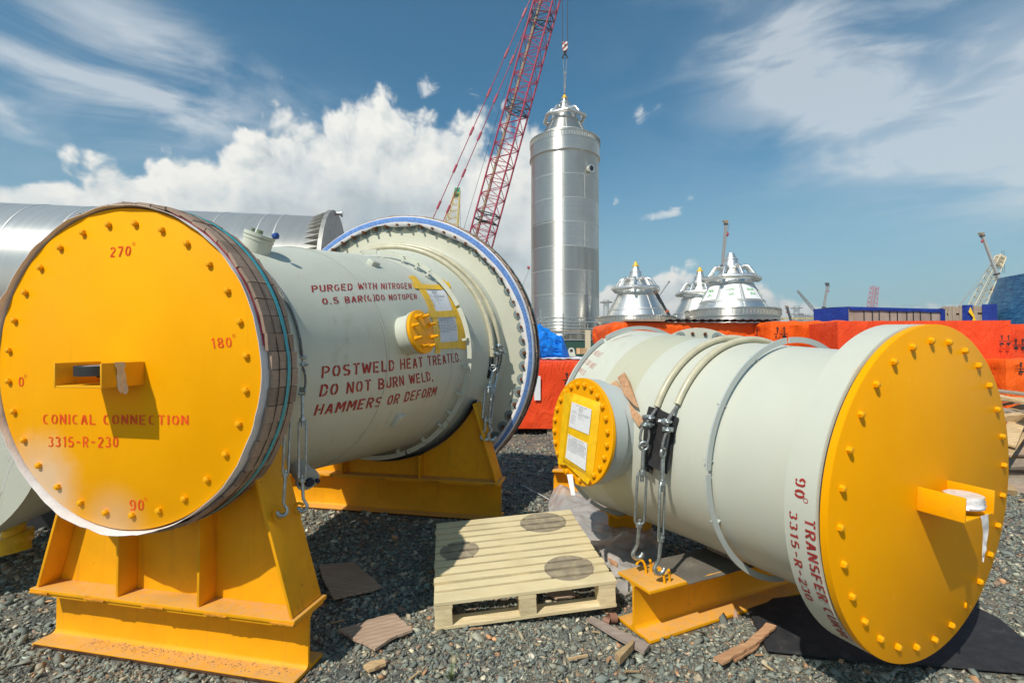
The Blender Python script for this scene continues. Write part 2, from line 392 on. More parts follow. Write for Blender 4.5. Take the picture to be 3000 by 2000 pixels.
# ------------------------------------------------------------------ stencil lettering (stroke font, stencil bridges left open)
def arc(cx,cy,rx,ry,a0,a1,n=9): return [(cx+rx*math.cos(R(a0+(a1-a0)*i/n)),cy+ry*math.sin(R(a0+(a1-a0)*i/n))) for i in range(n+1)]
def rbow(y0,y1,xs,xm):
    h=(y1-y0)/2; return [(xs,y1)]+arc(xm-min(h,.22),(y0+y1)/2,min(h,.22),h,90,-90,8)+[(xs,y0)]
l_=.08; r_=.52; T=.93; B=.07
GL={'A':[[(l_,B-.07),(.27,T)],[(.33,T),(r_,B-.07)],[(.2,.33),(.4,.33)]],
 'B':[[(l_,0),(l_,1)],rbow(.52,T,.2,.5),rbow(B,.44,.2,.53)],
 'C':[arc(.3,.5,.22,.43,60,84,3),arc(.3,.5,.22,.43,100,260,12),arc(.3,.5,.22,.43,276,302,3)],
 'D':[[(l_,0),(l_,1)],[(.2,T)]+arc(.3,.5,.22,.43,90,8,8),arc(.3,.5,.22,.43,-8,-90,8)+[(.2,B)]],
 'E':[[(l_,0),(l_,1)],[(.2,T),(r_,T)],[(.2,.5),(.44,.5)],[(.2,B),(r_,B)]],
 'F':[[(l_,0),(l_,1)],[(.2,T),(r_,T)],[(.2,.5),(.44,.5)]],
 'G':[arc(.3,.5,.22,.43,50,84,3),arc(.3,.5,.22,.43,100,260,12),arc(.3,.5,.22,.43,276,330,5)+[(r_,.45),(.36,.45)]],
 'H':[[(l_,0),(l_,1)],[(r_,0),(r_,1)],[(.2,.5),(.4,.5)]],
 'I':[[(.1,0),(.1,1)]],
 'L':[[(l_,0),(l_,1)],[(.2,B),(r_,B)]],
 'M':[[(l_,0),(l_,1)],[(.64,0),(.64,1)],[(.17,.92),(.36,.3),(.55,.92)]],
 'N':[[(l_,0),(l_,1)],[(r_,0),(r_,1)],[(.17,.86),(.43,.14)]],
 'O':[arc(.3,.5,.22,.43,100,260,12),arc(.3,.5,.22,.43,80,-80,12)],
 'P':[[(l_,0),(l_,1)],rbow(.45,T,.2,.52)],
 'R':[[(l_,0),(l_,1)],rbow(.48,T,.2,.52),[(.3,.42),(.53,0)]],
 'S':[arc(.3,.72,.21,.21,35,84,4),arc(.3,.72,.21,.21,100,250,8)+[(.36,.47)]+arc(.3,.28,.21,.21,60,-80,8),arc(.3,.28,.21,.21,-100,-150,4)],
 'T':[[(.3,0),(.3,.84)],[(.04,T),(.26,T)],[(.34,T),(.56,T)]],
 'U':[[(l_,1),(l_,.3)]+arc(.3,.3,.22,.23,180,262,5),arc(.3,.3,.22,.23,278,360,5)+[(r_,1)]],
 'V':[[(.06,1),(.28,.02)],[(.54,1),(.33,.02)]],
 'W':[[(.04,1),(.2,.05)],[(.22,.05),(.38,.85)],[(.4,.85),(.55,.05)],[(.57,.05),(.74,1)]],
 '0':[arc(.3,.5,.2,.43,100,260,12),arc(.3,.5,.2,.43,80,-80,12)],
 '1':[[(.3,0),(.3,1)],[(.14,.8),(.24,.9)]],
 '2':[arc(.3,.7,.21,.23,160,96,4),arc(.3,.7,.21,.23,84,-30,7)+[(.12,.14)],[(.08,B),(r_,B)]],
 '3':[arc(.28,.73,.2,.2,150,96,4),arc(.28,.73,.2,.2,84,-70,7),arc(.28,.28,.23,.21,70,-84,8),arc(.28,.28,.23,.21,-98,-150,4)],
 '4':[[(.4,0),(.4,1)],[(.32,.95),(.06,.3),(.32,.3)],[(.47,.3),(.56,.3)]],
 '5':[[(.12,T),(.5,T)],[(.12,.84),(.11,.52)]+arc(.28,.31,.23,.25,120,-80,9),arc(.28,.31,.23,.25,-98,-150,4)],
 '7':[[(.06,T),(.54,T)],[(.5,.82),(.22,0)]],
 '8':[arc(.3,.74,.19,.19,100,260,8),arc(.3,.74,.19,.19,80,-80,8),arc(.3,.27,.22,.2,100,260,8),arc(.3,.27,.22,.2,80,-80,8)],
 '9':[arc(.3,.68,.21,.25,100,260,8),arc(.3,.68,.21,.25,80,-10,5)+[(.51,.35)]+arc(.3,.32,.21,.25,0,-80,5),arc(.3,.32,.21,.25,-98,-140,4)],
 '-':[[(.12,.47),(.48,.47)]],'.':[[(.1,0),(.1,.15)]],',':[[(.14,.14),(.06,-.12)]],
 '(':[arc(.30,.5,.20,.58,105,255,10)],')':[arc(.02,.5,.20,.58,75,-75,10)],' ':[],
 'd':[arc(.15,.95,.11,.11,0,340,12)]}
GW={'I':.2,'.':.2,',':.24,'(':.26,')':.26,' ':.34,'M':.72,'W':.78,'d':.3,'1':.46,'L':.54}
def lettering(name,text,fn,mat,parent,stroke=.135,gap=.16,fade=None,thin=1.0,seed=0):
    """fn(u,v,h): u 0..1 along the line, v 0..1 cap height, h lift over the surface"""
    rr=random.Random(seed); adv=[]; x=0
    for ch in text:
        adv.append(x); x+=GW.get(ch,.6)+gap
    tot=x-gap; mb=MB(); k=0
    for ch,x0 in list(zip(text,adv))+[(' ',0)]:
        if ch==' ':
            if mb.v: mb.build(name,mat,parent,smooth=0,recalc=False)
            mb=MB(); continue
        jv=rr.uniform(-.02,.02)
        for st in GL[ch]:
            sw=(.05 if ch=='d' else stroke)*rr.uniform(.9,1.1)*thin
            pts=[]
            for a,b in zip(st[:-1],st[1:]):
                n=max(1,int(math.hypot(b[0]-a[0],b[1]-a[1])/.14)); pts+=[(a[0]+(b[0]-a[0])*i/n,a[1]+(b[1]-a[1])*i/n) for i in range(n)]
            pts.append(st[-1]); Lf=[];Rt=[]
            for i,p in enumerate(pts):
                q0=pts[max(i-1,0)];q1=pts[min(i+1,len(pts)-1)]; d=math.hypot(q1[0]-q0[0],q1[1]-q0[1]) or 1
                nx,ny=-(q1[1]-q0[1])/d*sw/2,(q1[0]-q0[0])/d*sw/2
                h=.0016+.00018*(k%7)
                Lf.append(fn((x0+p[0]+nx)/tot,p[1]+ny+jv,h)); Rt.append(fn((x0+p[0]-nx)/tot,p[1]-ny+jv,h))
            mb.grid([Lf,Rt]); k+=1
def quad_disc(F,c,t=0.0):
    """four photo corners TL TR BL BR on a vessel's face plane -> mapping"""
    q=[dischit(F,*p,t) for p in c]
    def fn(u,v,h):
        a=[q[2][i]*(1-u)*(1-v)+q[3][i]*u*(1-v)+q[0][i]*(1-u)*v+q[1][i]*u*v for i in (0,1)]
        return F.pt(a[0],t-h,a[1])
    return fn
def quad_shell(F,prof,c):
    q=[hit(F,prof,*p)[:2] for p in c]
    def fn(u,v,h):
        t,th=[q[2][i]*(1-u)*(1-v)+q[3][i]*u*(1-v)+q[0][i]*(1-u)*v+q[1][i]*u*v for i in (0,1)]
        return F.cyl(t,th,prof_r(prof,t)+h)
    return fn
def Z(sc,ox,oy,*p): return [(ox+x/sc,oy+y/sc) for x,y in p]

# ------------------------------------------------------------------ small reusable hardware (prototype meshes)
def hexbolt_mesh(mb,r,h,shank=0.0,dome=True):
    pts=[Vector((r*math.cos(PI/3*i),r*math.sin(PI/3*i),0)) for i in range(6)]
    mb.prism(pts,(0,0,h*.75)); mb.lathe((0,0,0),(0,0,1),(1,0,0),[(h*.75,r*.84),(h*.93,r*.66),(h,r*.3)],12,cap1=True)
    if shank: mb.cyl((0,0,0),(0,0,shank),r*.55,10)
def proto(fn,name,mat,**k):
    mb=MB(); fn(mb); o=mb.build(name,mat,**k); return o
def spread(src,mats,parent):
    """first use keeps the source object, later ones are linked copies"""
    for i,M in enumerate(mats):
        if i==0:
            src.parent=parent; src.matrix_parent_inverse=world_of(parent).inverted(); src.matrix_basis=M
        else: place(src,M,parent)

# ------------------------------------------------------------------ LEFT VESSEL
PL=[(.19,.70),(.7,.765),(1.3,.865),(2.0,.94),(2.66,1.002),(2.82,1.055),(3.0,1.14),(3.2,1.205),(3.37,1.275)]
def left_vessel():
    F=FL
    T=thing('pressure_vessel',F.pt(0,1.6,-.95),'grey conical vessel in the left foreground with yellow end cover lettered CONICAL CONNECTION','pressure vessel')
    mb=MB(); mb.lathe(F.o,F.ax,F.e,[(.05,.40),(.05,.832),(.185,.832),(.19,.70)]+PL[1:],96)
    mb.build('shell',m_grey,T,40)
    # seam welds
    mb=MB()
    for t in (1.28,2.4):
        r=prof_r(PL,t); mb.lathe(F.o,F.ax,F.e,[(t-.012,r+.0005),(t-.005,r+.004),(t+.005,r+.004),(t+.012,r+.0005)],96)
    mb.build('weld_seam',m_grey,T,60)
    # yellow blind cover with whitish overspray at lower left
    m,N,b=newmat('yellow_cover_paint'); co=ocoord(N)
    c=F.pt(-.52,0,-.62); d=N.node('ShaderNodeVectorMath',{0:co,1:tuple(c)},operation='DISTANCE').outputs['Value']
    n=N.noise(co,5,5,.6); f=N.m('MULTIPLY',N.ss(N.m('ADD',d,N.m('MULTIPLY',N.m('SUBTRACT',n,.5),.25)),.03,.34,1,0),.62)
    c2=F.pt(-.05,0,-.80); d2=N.node('ShaderNodeVectorMath',{0:co,1:tuple(c2)},operation='DISTANCE').outputs['Value']
    f=N.m('MAXIMUM',f,N.m('MULTIPLY',N.ss(d2,.02,.25,1,0),.35))
    n2=N.noise(co,2.2,5,.55); n3=N.noise(co,40,3,.6)
    col=N.mix(N.ss(n2,.3,.7),(.86,.365,0),(.91,.40,0)); col=N.mix(N.m('MULTIPLY',N.ss(n3,.62,.75),.10),col,(.5,.25,.02))
    sc=N.ss(N.noise(N.vmap(co,(1.2,1.2,55),rot=(0,R(35),0)),1.0,3,.5),.70,.75); col=N.mix(N.m('MULTIPLY',sc,.16),col,(.62,.30,.03)); dr=N.ss(N.noise(N.vmap(co,(30,30,1.3)),1.0,4,.6),.62,.76); col=N.mix(N.m('MULTIPLY',dr,.16),col,(.45,.20,.02))
    col=N.mix(f,col,(.78,.66,.52)); N.put(b,'Base Color',col); N.put(b,'Roughness',N.ss(n2,.3,.7,.42,.55)); b.inputs['Specular IOR Level'].default_value=.10
    N.put(b,'Normal',N.node('ShaderNodeBump',{'Strength':.05,'Distance':.01,'Height':N.noise(co,55,3,.6)}).outputs[0])
    mb=MB(); mb.lathe(F.o,F.ax,F.e,[(.0025,.0),(0,.001),(0,.822),(.004,.828),(.04,.828),(.04,.3)],112)
    mb.build('cover_plate',m,T,40)
    bm=proto(lambda q:hexbolt_mesh(q,.0165,.021),'cover_bolt',m_yel,smooth=30)
    ph=-.0941; Ms=[]
    for k in range(28):
        a=PI/2-(ph+k*2*PI/28); u=F.rad(a); o=F.pt(0,0,0)+u*.75
        rr=random.uniform(0,1); x=F.e*math.cos(rr)+F.z*math.sin(rr); z=-F.ax; Ms.append(frame_m(o,x,z.cross(x),z))
    spread(bm,Ms,T)
    # guard bracket and gauge
    def bracket(F,l0,l1,z0,z1,h,mat,T):
        mb=MB()
        for l in (l0,l1):
            mb.obox(F.pt(l,-h/2,(z0+z1)/2),F.e*.005,F.ax*(h/2),F.z*((z1-z0)/2))
        mb.obox(F.pt((l0+l1)/2,-h/2,z0+.005),F.e*((l1-l0)/2-.0055),F.ax*(h/2-.002),F.z*.005)
        return mb.build('guard_bracket',mat,T,30,bevel=.002)
    m_bk=paint('yellow_bracket',(.78,.38,.008),.45,.08,(.25,.12,.03),.45,9,.05,80)
    br=bracket(F,-.134,.142,-.078,.040,.218,m_bk,T)
    mb=MB(); c=F.pt(-.005,-.115,.0); mb.cyl(c-F.z*.024,c+F.z*.020,.092,40); mb.lathe(c,F.z,F.e,[(.0205,.092),(.026,.090),(.026,.082),(.0205,.082)],40,ring=True); mb.cyl(c-F.z*.022,F.pt(-.005,.0,-.022),.014,10)
    g=mb.build('pressure_gauge',m_blk,T,40)
    mb=MB(); mb.cyl(c+F.z*.0206,c+F.z*.0222,.082,32); mb.build('dial',m_white,g)
    # masking tape hanging on the right bracket plate
    mb=MB(); rows=[]
    for i in range(9):
        s=i/8; z=.042-.15*s; w=.045+.006*math.sin(i*2.1)
        off=.0075+(.014*max(0,s-.75)*4 if s>.75 else 0)+.003*abs(math.sin(i*1.7))
        lat=.142+off; h=.135-.012*math.sin(s*2.2)
        rows.append([F.pt(lat+.003*math.sin(j*2+i),-h+ (j-2)*w/4,z+(.008*math.sin(j*1.8) if i==8 else 0)) for j in range(5)])
    mb.sheet(rows,.0015,lambda i,j:F.e); mb.build('masking_tape',m_tapeclear,T,50)
    # lettering on the cover
    z1=lambda *p:Z(2.24,0,550,*p); z2=lambda *p:Z(2.091,0,1250,*p)
    for i,(tx,c) in enumerate((('270',z1((722,392),(865,377),(720,458),(860,446))),('180',z1((1378,986),(1520,976),(1390,1055),(1526,1046))),('0',z1((122,1240),(160,1238),(122,1308),(160,1306))),
        ('CONICAL CONNECTION',z1((283,1483),(1240,1492),(283,1550),(1240,1556))),('3315-R-230',z2((295,58),(728,58),(295,122),(728,126))),('90',z2((793,445),(885,444),(795,513),(885,513))))):
        lettering('stencil_word',tx,quad_disc(F,c),m_redy,T,seed=i)
    for i,c in enumerate((z1((873,362),(886,362),(873,376),(886,376)),z1((1531,964),(1541,964),(1531,978),(1541,978)),z1((163,1228),(175,1228),(163,1242),(175,1242)),z2((888,434),(899,434),(888,446),(899,446)))):
        q=[dischit(F,*p) for p in c]; o=F.pt((q[0][0]+q[1][0])/2,-.0016,(q[0][1]+q[2][1])/2)
        mb=MB(); mb.lathe(o,F.ax,F.e,[(0,.0085),(0,.0060)],16); mb.build('degree_sign',m_redy,T,0,recalc=False)
    # lettering on the shell
    z3=lambda *p:Z(2.24,700,600,*p)
    for i,(tx,c) in enumerate((('PURGED WITH NITROGEN',z3((472,532),(1127,514),(478,574),(1131,553))),('0.5 BAR(G)DO NOTOPEN',z3((538,613),(1162,584),(544,656),(1168,620))),
        ('POSTWELD HEAT TREATED.',z3((541,1060),(1446,968),(535,1138),(1455,1027))),('DO NOT BURN WELD,',z3((536,1180),(1266,1090),(522,1260),(1276,1150))),('HAMMERS OR DEFORM',z3((508,1310),(1302,1188),(486,1382),(1288,1250))))):
        lettering('stencil_word',tx,quad_shell(F,PL,c),m_red,T,stroke=.15,seed=20+i)
    # insulation support ring: bent flat bar in lengths, standing off on clips
    tr=2.66; mb=MB(); r0,r1=1.043,1.088
    for a0,a1 in ((-84,-52),(-50.5,-27.5),(-26,2.0),(4.5,10),(11.5,38),(39,68),(69.5,104),(105.5,140),(142,215),(217,274)):
        mb.lathe(F.o,F.ax,F.e,[(tr-.006,r0),(tr-.006,r1),(tr+.006,r1),(tr+.006,r0)],max(4,int((a1-a0)/3)),a0,a1,ring=True)
    mb.build('insulation_ring',m_grey,T,40)
    cl=MB(); cl.obox((0,0,0),(.0025,0,0),(0,.018,0),(0,0,.034)); cl.obox((.012,-.016,0),(.0095,0,0),(0,.0025,0),(0,0,.024))
    clo=cl.build('ring_clip',m_grey,smooth=0)
    Ms=[]
    for a in (-72,-55,-42,-33,-21,-6,9,52,60,69,95,130):
        u=F.rad(R(a)); z=u; x=F.ax.cross(z); Ms.append(frame_m(F.pt(0,tr-.024,0)+u*1.035,x,F.ax,z))
    spread(clo,Ms,T)
    # small lifting lugs welded to the shell
    for (c,w,hh) in ((z3((878,392)),.062,.03),(z3((1040,1405)),.058,.052)):
        t,th,_=hit(F,PL,*c[0]); r=prof_r(PL,t); u=F.rad(th); v=F.ax.cross(u).normalized()
        mb=MB(); mb.obox(F.cyl(t,th,r+.012),F.ax*w,v*hh,u*.022); mb.build('welded_pad',m_grey,T,30,bevel=.006)
    # side nozzle with yellow blind flange
    t,phi,psi,rf=1.54,.203,.20,.171
    d0=F.rad(phi); dn=(math.cos(phi)*(F.e*math.cos(psi)-F.b*math.sin(psi))+UPV*math.sin(phi)).normalized()
    c=F.pt(0,t,.0)+d0*1.05; a,u,v=basis(dn)
    mb=MB(); mb.lathe(c,dn,u,[(-.30,.155),(-.062,.155),(-.06,.168),(-.034,.170),(-.032,.160)],48,cap1=True); nz=mb.build('nozzle',m_grey,T,35)
    mb=MB(); mb.lathe(c,dn,u,[(-.027,.10),(-.027,rf),(-.002,rf),(0,rf-.003),(0,.001)],56); mb.build('blind_flange',m_yel,nz,35)
    sb=MB(); hexbolt_mesh(sb,.019,.022,shank=.06,dome=False); so=sb.build('stud_bolt',m_yel,smooth=30); Ms=[]
    for k in range(8):
        an=R(22.5+45*k+4); o=c+(u*math.cos(an)+v*math.sin(an))*.128; x=u*math.cos(k)+v*math.sin(k); Ms.append(frame_m(o,x,dn.cross(x),dn))
    spread(so,Ms,nz)
    # top nozzle with bolted cap and blue valve
    t,th=.66,R(70); u0=F.rad(th); r=prof_r(PL,t); a,u,v=basis(u0,F.ax)
    mb=MB(); mb.lathe(F.cyl(t,th,r),u0,u,[(-.10,.086),(.065,.086),(.067,.090),(.083,.090),(.085,.084),(.089,.084),(.091,.092),(.11,.092)],40,cap1=True); tn=mb.build('top_nozzle',m_grey,T,35)
    top=F.cyl(t,th,r+.111); mb=MB(); mb.cyl(top-u*.01+v*.0,top+u0*.022-u*.01,.020,12); mb.cyl(top+v*.06,top+u0*.02+v*.06,.012,10); mb.build('plug',plain('olive_plug',(.16,.21,.12),.5),tn,35)
    bt=top-u0*.02+F.e*.115; mb=MB(); mb.lathe(bt-F.e*.02,F.e,UPV,[(0,.012),(.014,.02),(.034,.02),(.04,.012)],16,cap0=True,cap1=True); mb.build('valve_cap',plain('blue_valve_plastic',(.02,.07,.30),.4),tn,40)
    # lower side nozzle peeping out behind the saddle (dark flange with blue cap)
    p=at(905,1410,3.25); a,u,v=basis(F.e*.9-F.b*.5-UPV*.5); mb=MB(); mb.lathe(p-a*.18,a,u,[(0,.06),(.14,.06),(.145,.075),(.17,.075)],24,cap1=True); dn_=mb.build('drain_nozzle',m_greyb,T,35)
    mb=MB(); mb.lathe(p,a,u,[(0,.03),(.02,.03)],12,cap1=True,cap0=True); mb.cyl(p+v*.055,p+v*.055+a*.02,.014,8);mb.cyl(p-v*.055,p-v*.055+a*.02,.014,8); mb.build('cap_bolt',plain('blue_black_cap',(.02,.03,.07),.5),dn_,40)
    # rear flange and its washers and studs
    mb=MB(); tf=3.37; mb.lathe(F.o,F.ax,F.e,[(tf-.02,1.255),(tf,1.30),(tf+.004,1.56),(tf+.02,1.575),(tf+.17,1.575),(tf+.17,1.0)],128); mb.build('rear_flange',m_greyd,T,35)
    wm=MB(); wm.lathe((0,0,0),(0,0,1),(1,0,0),[(0,.062),(.006,.060),(.008,.02)],24,cap1=True); wo=wm.build('washer',m_washer,smooth=40)
    bm_=MB(); hexbolt_mesh(bm_,.024,.03,shank=.07); bo=bm_.build('stud_nut',m_rust,smooth=30)
    for k in range(64):
        an=2*PI*k/64; u=F.rad(an); o=F.pt(0,tf+.0005,0)+u*1.487; rr=random.uniform(0,2); x=F.e*math.cos(rr)+F.z*math.sin(rr); M=frame_m(o,x,(-F.ax).cross(x),-F.ax)
        w=place(wo,M,T); M2=M@Matrix.Translation((0,0,.008)); place(bo,M2,w)
    for q in (wo,bo): bpy.data.objects.remove(q)
    return T
left_vessel()

# timber lagging strapped round a flange
def lagging(F,t0,t1,r,n,a_list,label,shift=None,strap_t=None,wires=(),group='timber lagging rings on the left vessel'):
    T=thing('timber_lagging',F.pt(0,(t0+t1)/2,-r),label,'timber lagging',group)
    rr=random.Random(n); L=t1-t0; da=2*PI/n; w=r*da*.965
    base=[]
    for k in range(n):
        a=k*da+da/2; sh=(shift(a) if shift else 0)+rr.uniform(-.006,.006); u=F.rad(a); v=F.ax.cross(u).normalized()
        skew=rr.uniform(-.03,.03); ax=(F.ax+v*skew).normalized(); vv=ax.cross(u).normalized()
        o=F.pt(0,(t0+t1)/2+sh,0)+u*(r+.008+rr.uniform(-.001,.004)); tl=rr.uniform(-.10,.10); u2=(u+vv*tl).normalized(); v2=ax.cross(u2)
        M=frame_m(o,v2*(w/2),ax*(L/2*rr.uniform(.96,1.02)),u2*.008)
        base.append(M)
    mb=MB(); mb.obox((0,0,0),(1,0,0),(0,1,0),(0,0,1)); so=mb.build('slat',m_lag,smooth=0); spread(so,base,T)
    for t,rad in wires:
        mb=MB(); mb.tube([F.cyl(t0+t+(shift(R(a)) if shift else 0)*.4,R(a),r+.021) for a in range(0,360,4)],rad,6,closed=True); mb.build('binding_wire',m_wire,T,50)
    if strap_t is not None:
        mb=MB(); P=[]
        for a in range(0,361,4):
            t=t0+strap_t+.028*math.sin(R(a)*1.0+.9)+(shift(R(a)) if shift else 0)*.5; P.append([F.cyl(t-.011,R(a),r+.0245),F.cyl(t+.011,R(a),r+.0245)])
        mb.sheet(P,.002,lambda i,j:F.rad(R(i*4))); mb.build('binding_strap',m_strap,T,50)
    return T
def sh_front(a):
    a=(math.degrees(a)+180)%360-180
    return .0 if a>4 else (.018 if a>-32 else .026) if a>-100 else 0
lagging(FL,.014,.212,.845,60,None,'weathered timber slats strapped round the front flange of the lettered left vessel',sh_front,.105,((.060,.0022),(.155,.0022)))
lagging(FL,3.40,3.62,1.60,96,None,'weathered timber slats strapped round the big rear flange of the left vessel',None,.16,((.06,.004),(.11,.004)))

def cloths():
    F=FL
    # white cloth under the front lagging, frayed and puckered at its free edge
    rr=random.Random(3)
    amp=[rr.uniform(-1,1) for _ in range(73)]; amp[72]=amp[0]
    def w(a): 
        k=(a%360)/5; i=int(k); f=k-i; return amp[i]*(1-f)+amp[(i+1)%72]*f
    P=[]
    for a in range(0,363,3):
        aa=a%360; u=F.rad(R(aa)); loose=1.0 if 150<aa<280 else .45
        e=-.016-.015*loose*(w(aa)+.7); ro=.836+.007*loose*(w(aa+17)+.4)
        P.append([F.pt(0,e,0)+u*(ro+.004),F.pt(0,.0,0)+u*(.838+.004*w(aa)),F.pt(0,.02,0)+u*.839,F.pt(0,.10,0)+u*.840])
    T=MB(); T.sheet(P,.0022,lambda i,j:F.rad(R(i*3%360))); o=T.build('cloth_wrap',m_cloth,smooth=60)
    tag(o,'white woven cloth with a frayed edge wrapped round the yellow lettered cover','cloth',None)
    mb=MB()
    for k in range(26):
        a=R(rr.uniform(206,216)); p=F.pt(0,-.02,0)+F.rad(a)*.85; q=p+F.rad(a)*rr.uniform(.01,.03)+UPV*rr.uniform(-.03,.015)-F.b*rr.uniform(0,.015)
        mb.tube([p,(p+q)/2+UPV*rr.uniform(-.01,.01),q],.0007,4)
    p=F.pt(0,-.02,0)+F.rad(R(199))*.85
    mb.build('loose_thread',m_cloth,o,0)
    # red edge of the cloth showing between slats and cover
    mb=MB(); mb.lathe(F.o,F.ax,F.e,[(.004,.8435),(.016,.8440)],60,-70,-8); mb.build('red_edge',m_clothr,o,60)
    # striped cloth round the rear flange: blue band between white ones, scalloped inner edge
    amp2=[rr.uniform(0,1) for _ in range(61)]; amp2[60]=amp2[0]
    def w2(a):
        k=(a%360)/6; i=int(k); f=k-i; f=f*f*(3-2*f); return amp2[i]*(1-f)+amp2[(i+1)%60]*f
    rows=[]
    for a in range(0,364,4):
        aa=a%360; u=F.rad(R(aa)); top=max(0,math.cos(R(aa-70)))   # hangs further in over the top
        inn=1.520-.030*w2(aa)-.05*top*w2(aa+100); t=3.325
        blue_in=1.549-.010*w2(aa+40)-.022*top; blue_out=1.581
        rows.append([F.pt(0,t-.008+.018*w2(aa+13),0)+u*inn,F.pt(0,t+.008*w2(aa+5),0)+u*blue_in,F.pt(0,t+.012,0)+u*blue_out,F.pt(0,t+.03,0)+u*1.594,F.pt(0,t+.29,0)+u*1.592])
    rows=rows[:-1]; nr=len(rows); mb=MB(); mb.grid([[rows[i][j] for i in range(nr)] for j in range(5)],True); mb.mi=[(0,1,0,0)[k//nr] for k in range(len(mb.f))]
    o=mb.build('striped_cloth',[m_cloth,m_clothb],smooth=60,recalc=False)
    so=o.modifiers.new('thickness','SOLIDIFY'); so.thickness=.003
    tag(o,'blue and white striped cloth hanging over the bolts of the big rear flange','cloth')
cloths()

# ------------------------------------------------------------------ RIGHT VESSEL
PR=[(.20,.675),(1.2,.72),(1.75,.758),(2.16,.793),(2.24,.795)]
def right_vessel():
    F=FR
    T=thing('pressure_vessel',F.pt(0,1.2,-.7),'grey vessel on the right with plain orange-yellow end cover and TRANSFER lettering on its rim','pressure vessel')
    # paint bands along the shell
    m,N,b=newmat('grey_green_banded'); co=ocoord(N); n1=N.noise(co,1.8,6,.6); n2=N.noise(co,13,4,.6); ns=N.noise(N.vmap(co,(12,12,1.2)),1.0,5,.65)
    dv=N.node('ShaderNodeVectorMath',{0:N.node('ShaderNodeVectorMath',{0:co,1:tuple(F.o)},operation='SUBTRACT').outputs[0],1:tuple(F.ax)},operation='DOT_PRODUCT').outputs['Value']
    base=N.mix(N.ss(n1,.3,.7),(.535,.545,.465),(.565,.575,.49))
    band=N.m('MULTIPLY',N.ss(dv,1.455,1.465),N.ss(dv,1.80,1.81,1,0)); base=N.mix(band,base,(.50,.495,.37))
    base=N.mix(N.m('MULTIPLY',N.ss(N.m('ADD',N.m('MULTIPLY',n1,.5),N.m('MULTIPLY',ns,.5)),.54,.70),.35),base,(.46,.42,.31))
    sp=N.ss(N.noise(co,6,2,.4),.74,.80); base=N.mix(N.m('MULTIPLY',sp,.5),base,(.60,.48,.32))
    N.put(b,'Base Color',base); N.put(b,'Roughness',N.ss(n2,.25,.75,.36,.5)); b.inputs['Specular IOR Level'].default_value=.4
    N.put(b,'Normal',N.node('ShaderNodeBump',{'Strength':.03,'Distance':.01,'Height':N.noise(co,60,3,.6)}).outputs[0])
    mb=MB(); mb.lathe(F.o,F.ax,F.e,[(.05,.40),(.05,.822),(.054,.83),(.198,.83),(.20,.826),(.205,.69),(.22,.677)]+PR[1:]+[(2.245,.70),(2.246,.3)],112); mb.build('shell',m,T,35)
    mb=MB(); mb.lathe(F.o,F.ax,F.e,[(.036,.6),(.036,.812),(.05,.812)],96); mb.build('gasket',m_blk,T,35)
    mb=MB(); mb.lathe(F.o,F.ax,F.e,[(0,.001),(0,.824),(.003,.829),(.034,.829),(.036,.826),(.036,.5)],112)
    m2,N,b=newmat('yellow_cover_right'); co=ocoord(N); n=N.noise(co,1.7,5,.55); n3=N.noise(co,26,3,.6)
    N.put(b,'Base Color',N.mix(N.m('MULTIPLY',N.ss(n3,.66,.74),.4),N.mix(N.ss(n,.3,.7),(.86,.355,0),(.90,.385,0)),(.87,.52,.05))); b.inputs['Roughness'].default_value=.45; b.inputs['Specular IOR Level'].default_value=.10
    N.put(b,'Normal',N.node('ShaderNodeBump',{'Strength':.06,'Distance':.01,'Height':N.noise(co,40,4,.6)}).outputs[0])
    mb.build('cover_plate',m2,T,35)
    bm=proto(lambda q:hexbolt_mesh(q,.0165,.021),'cover_bolt',m_yel,smooth=30); Ms=[]
    for k in range(28):
        a=PI/2-(-.0781+k*2*PI/28); u=F.rad(a); o=F.o+u*.75; rr=random.uniform(0,1); x=F.e*math.cos(rr)+F.z*math.sin(rr); z=-F.ax; Ms.append(frame_m(o,x,z.cross(x),z))
    spread(bm,Ms,T)
    h=.186; l0,l1,z0,z1=-.131,.142,-.070,.044; mb=MB()
    for l in (l0,l1): mb.obox(F.pt(l,-h/2-.001,(z0+z1)/2),F.e*.005,F.ax*(h/2),F.z*((z1-z0)/2))
    mb.obox(F.pt((l0+l1)/2,-h/2-.001,z0+.005),F.e*((l1-l0)/2-.0055),F.ax*(h/2-.002),F.z*.005); mb.build('guard_bracket',m_yel,T,30,bevel=.002)
    c=F.pt(.01,-.12,.0); mb=MB(); mb.cyl(c-F.z*.024,c+F.z*.016,.062,32); mb.cyl(c-F.z*.02,F.pt(.01,0,-.02),.014,10); g=mb.build('pressure_gauge',m_blk,T,40)
    # plastic film round the gauge, a torn strip hanging out
    mb=MB(); rr=random.Random(5); P=[]
    for i in range(7):
        s=i/6; P.append([c+F.z*(.026-.055*s)+ (F.e*math.cos(R(a))-F.ax*math.sin(R(a)))*(.066+.012*rr.random()+.012*s) for a in range(0,360,24)])
    mb.grid(P,True); mb.add([p for p in P[0]],[tuple(range(15))]); mb.build('plastic_film',plain('film_white',(.68,.66,.66),.3,0,.6,.3,50,.15,30),g,50)
    mb=MB(); P=[]
    for i in range(12):
        s=i/11; wd_=.05*(1-s)**.8+.004; o=F.pt(.045+.014*math.sin(s*5)-.02*s,-h-.004-.012*s,z0+.014-.21*s); P.append([o-F.e*wd_*.8,o-F.ax*.008*math.sin(i),o+F.e*wd_*.5])
    mb.sheet(P,.0012,lambda i,j:-F.ax); mb.build('film_strip',MATS['film_white'],g,50)
    # lettering round the rim
    zr=lambda *p:Z(2.614,2250,1350,*p); DR=[(.05,.83),(.2,.83)]
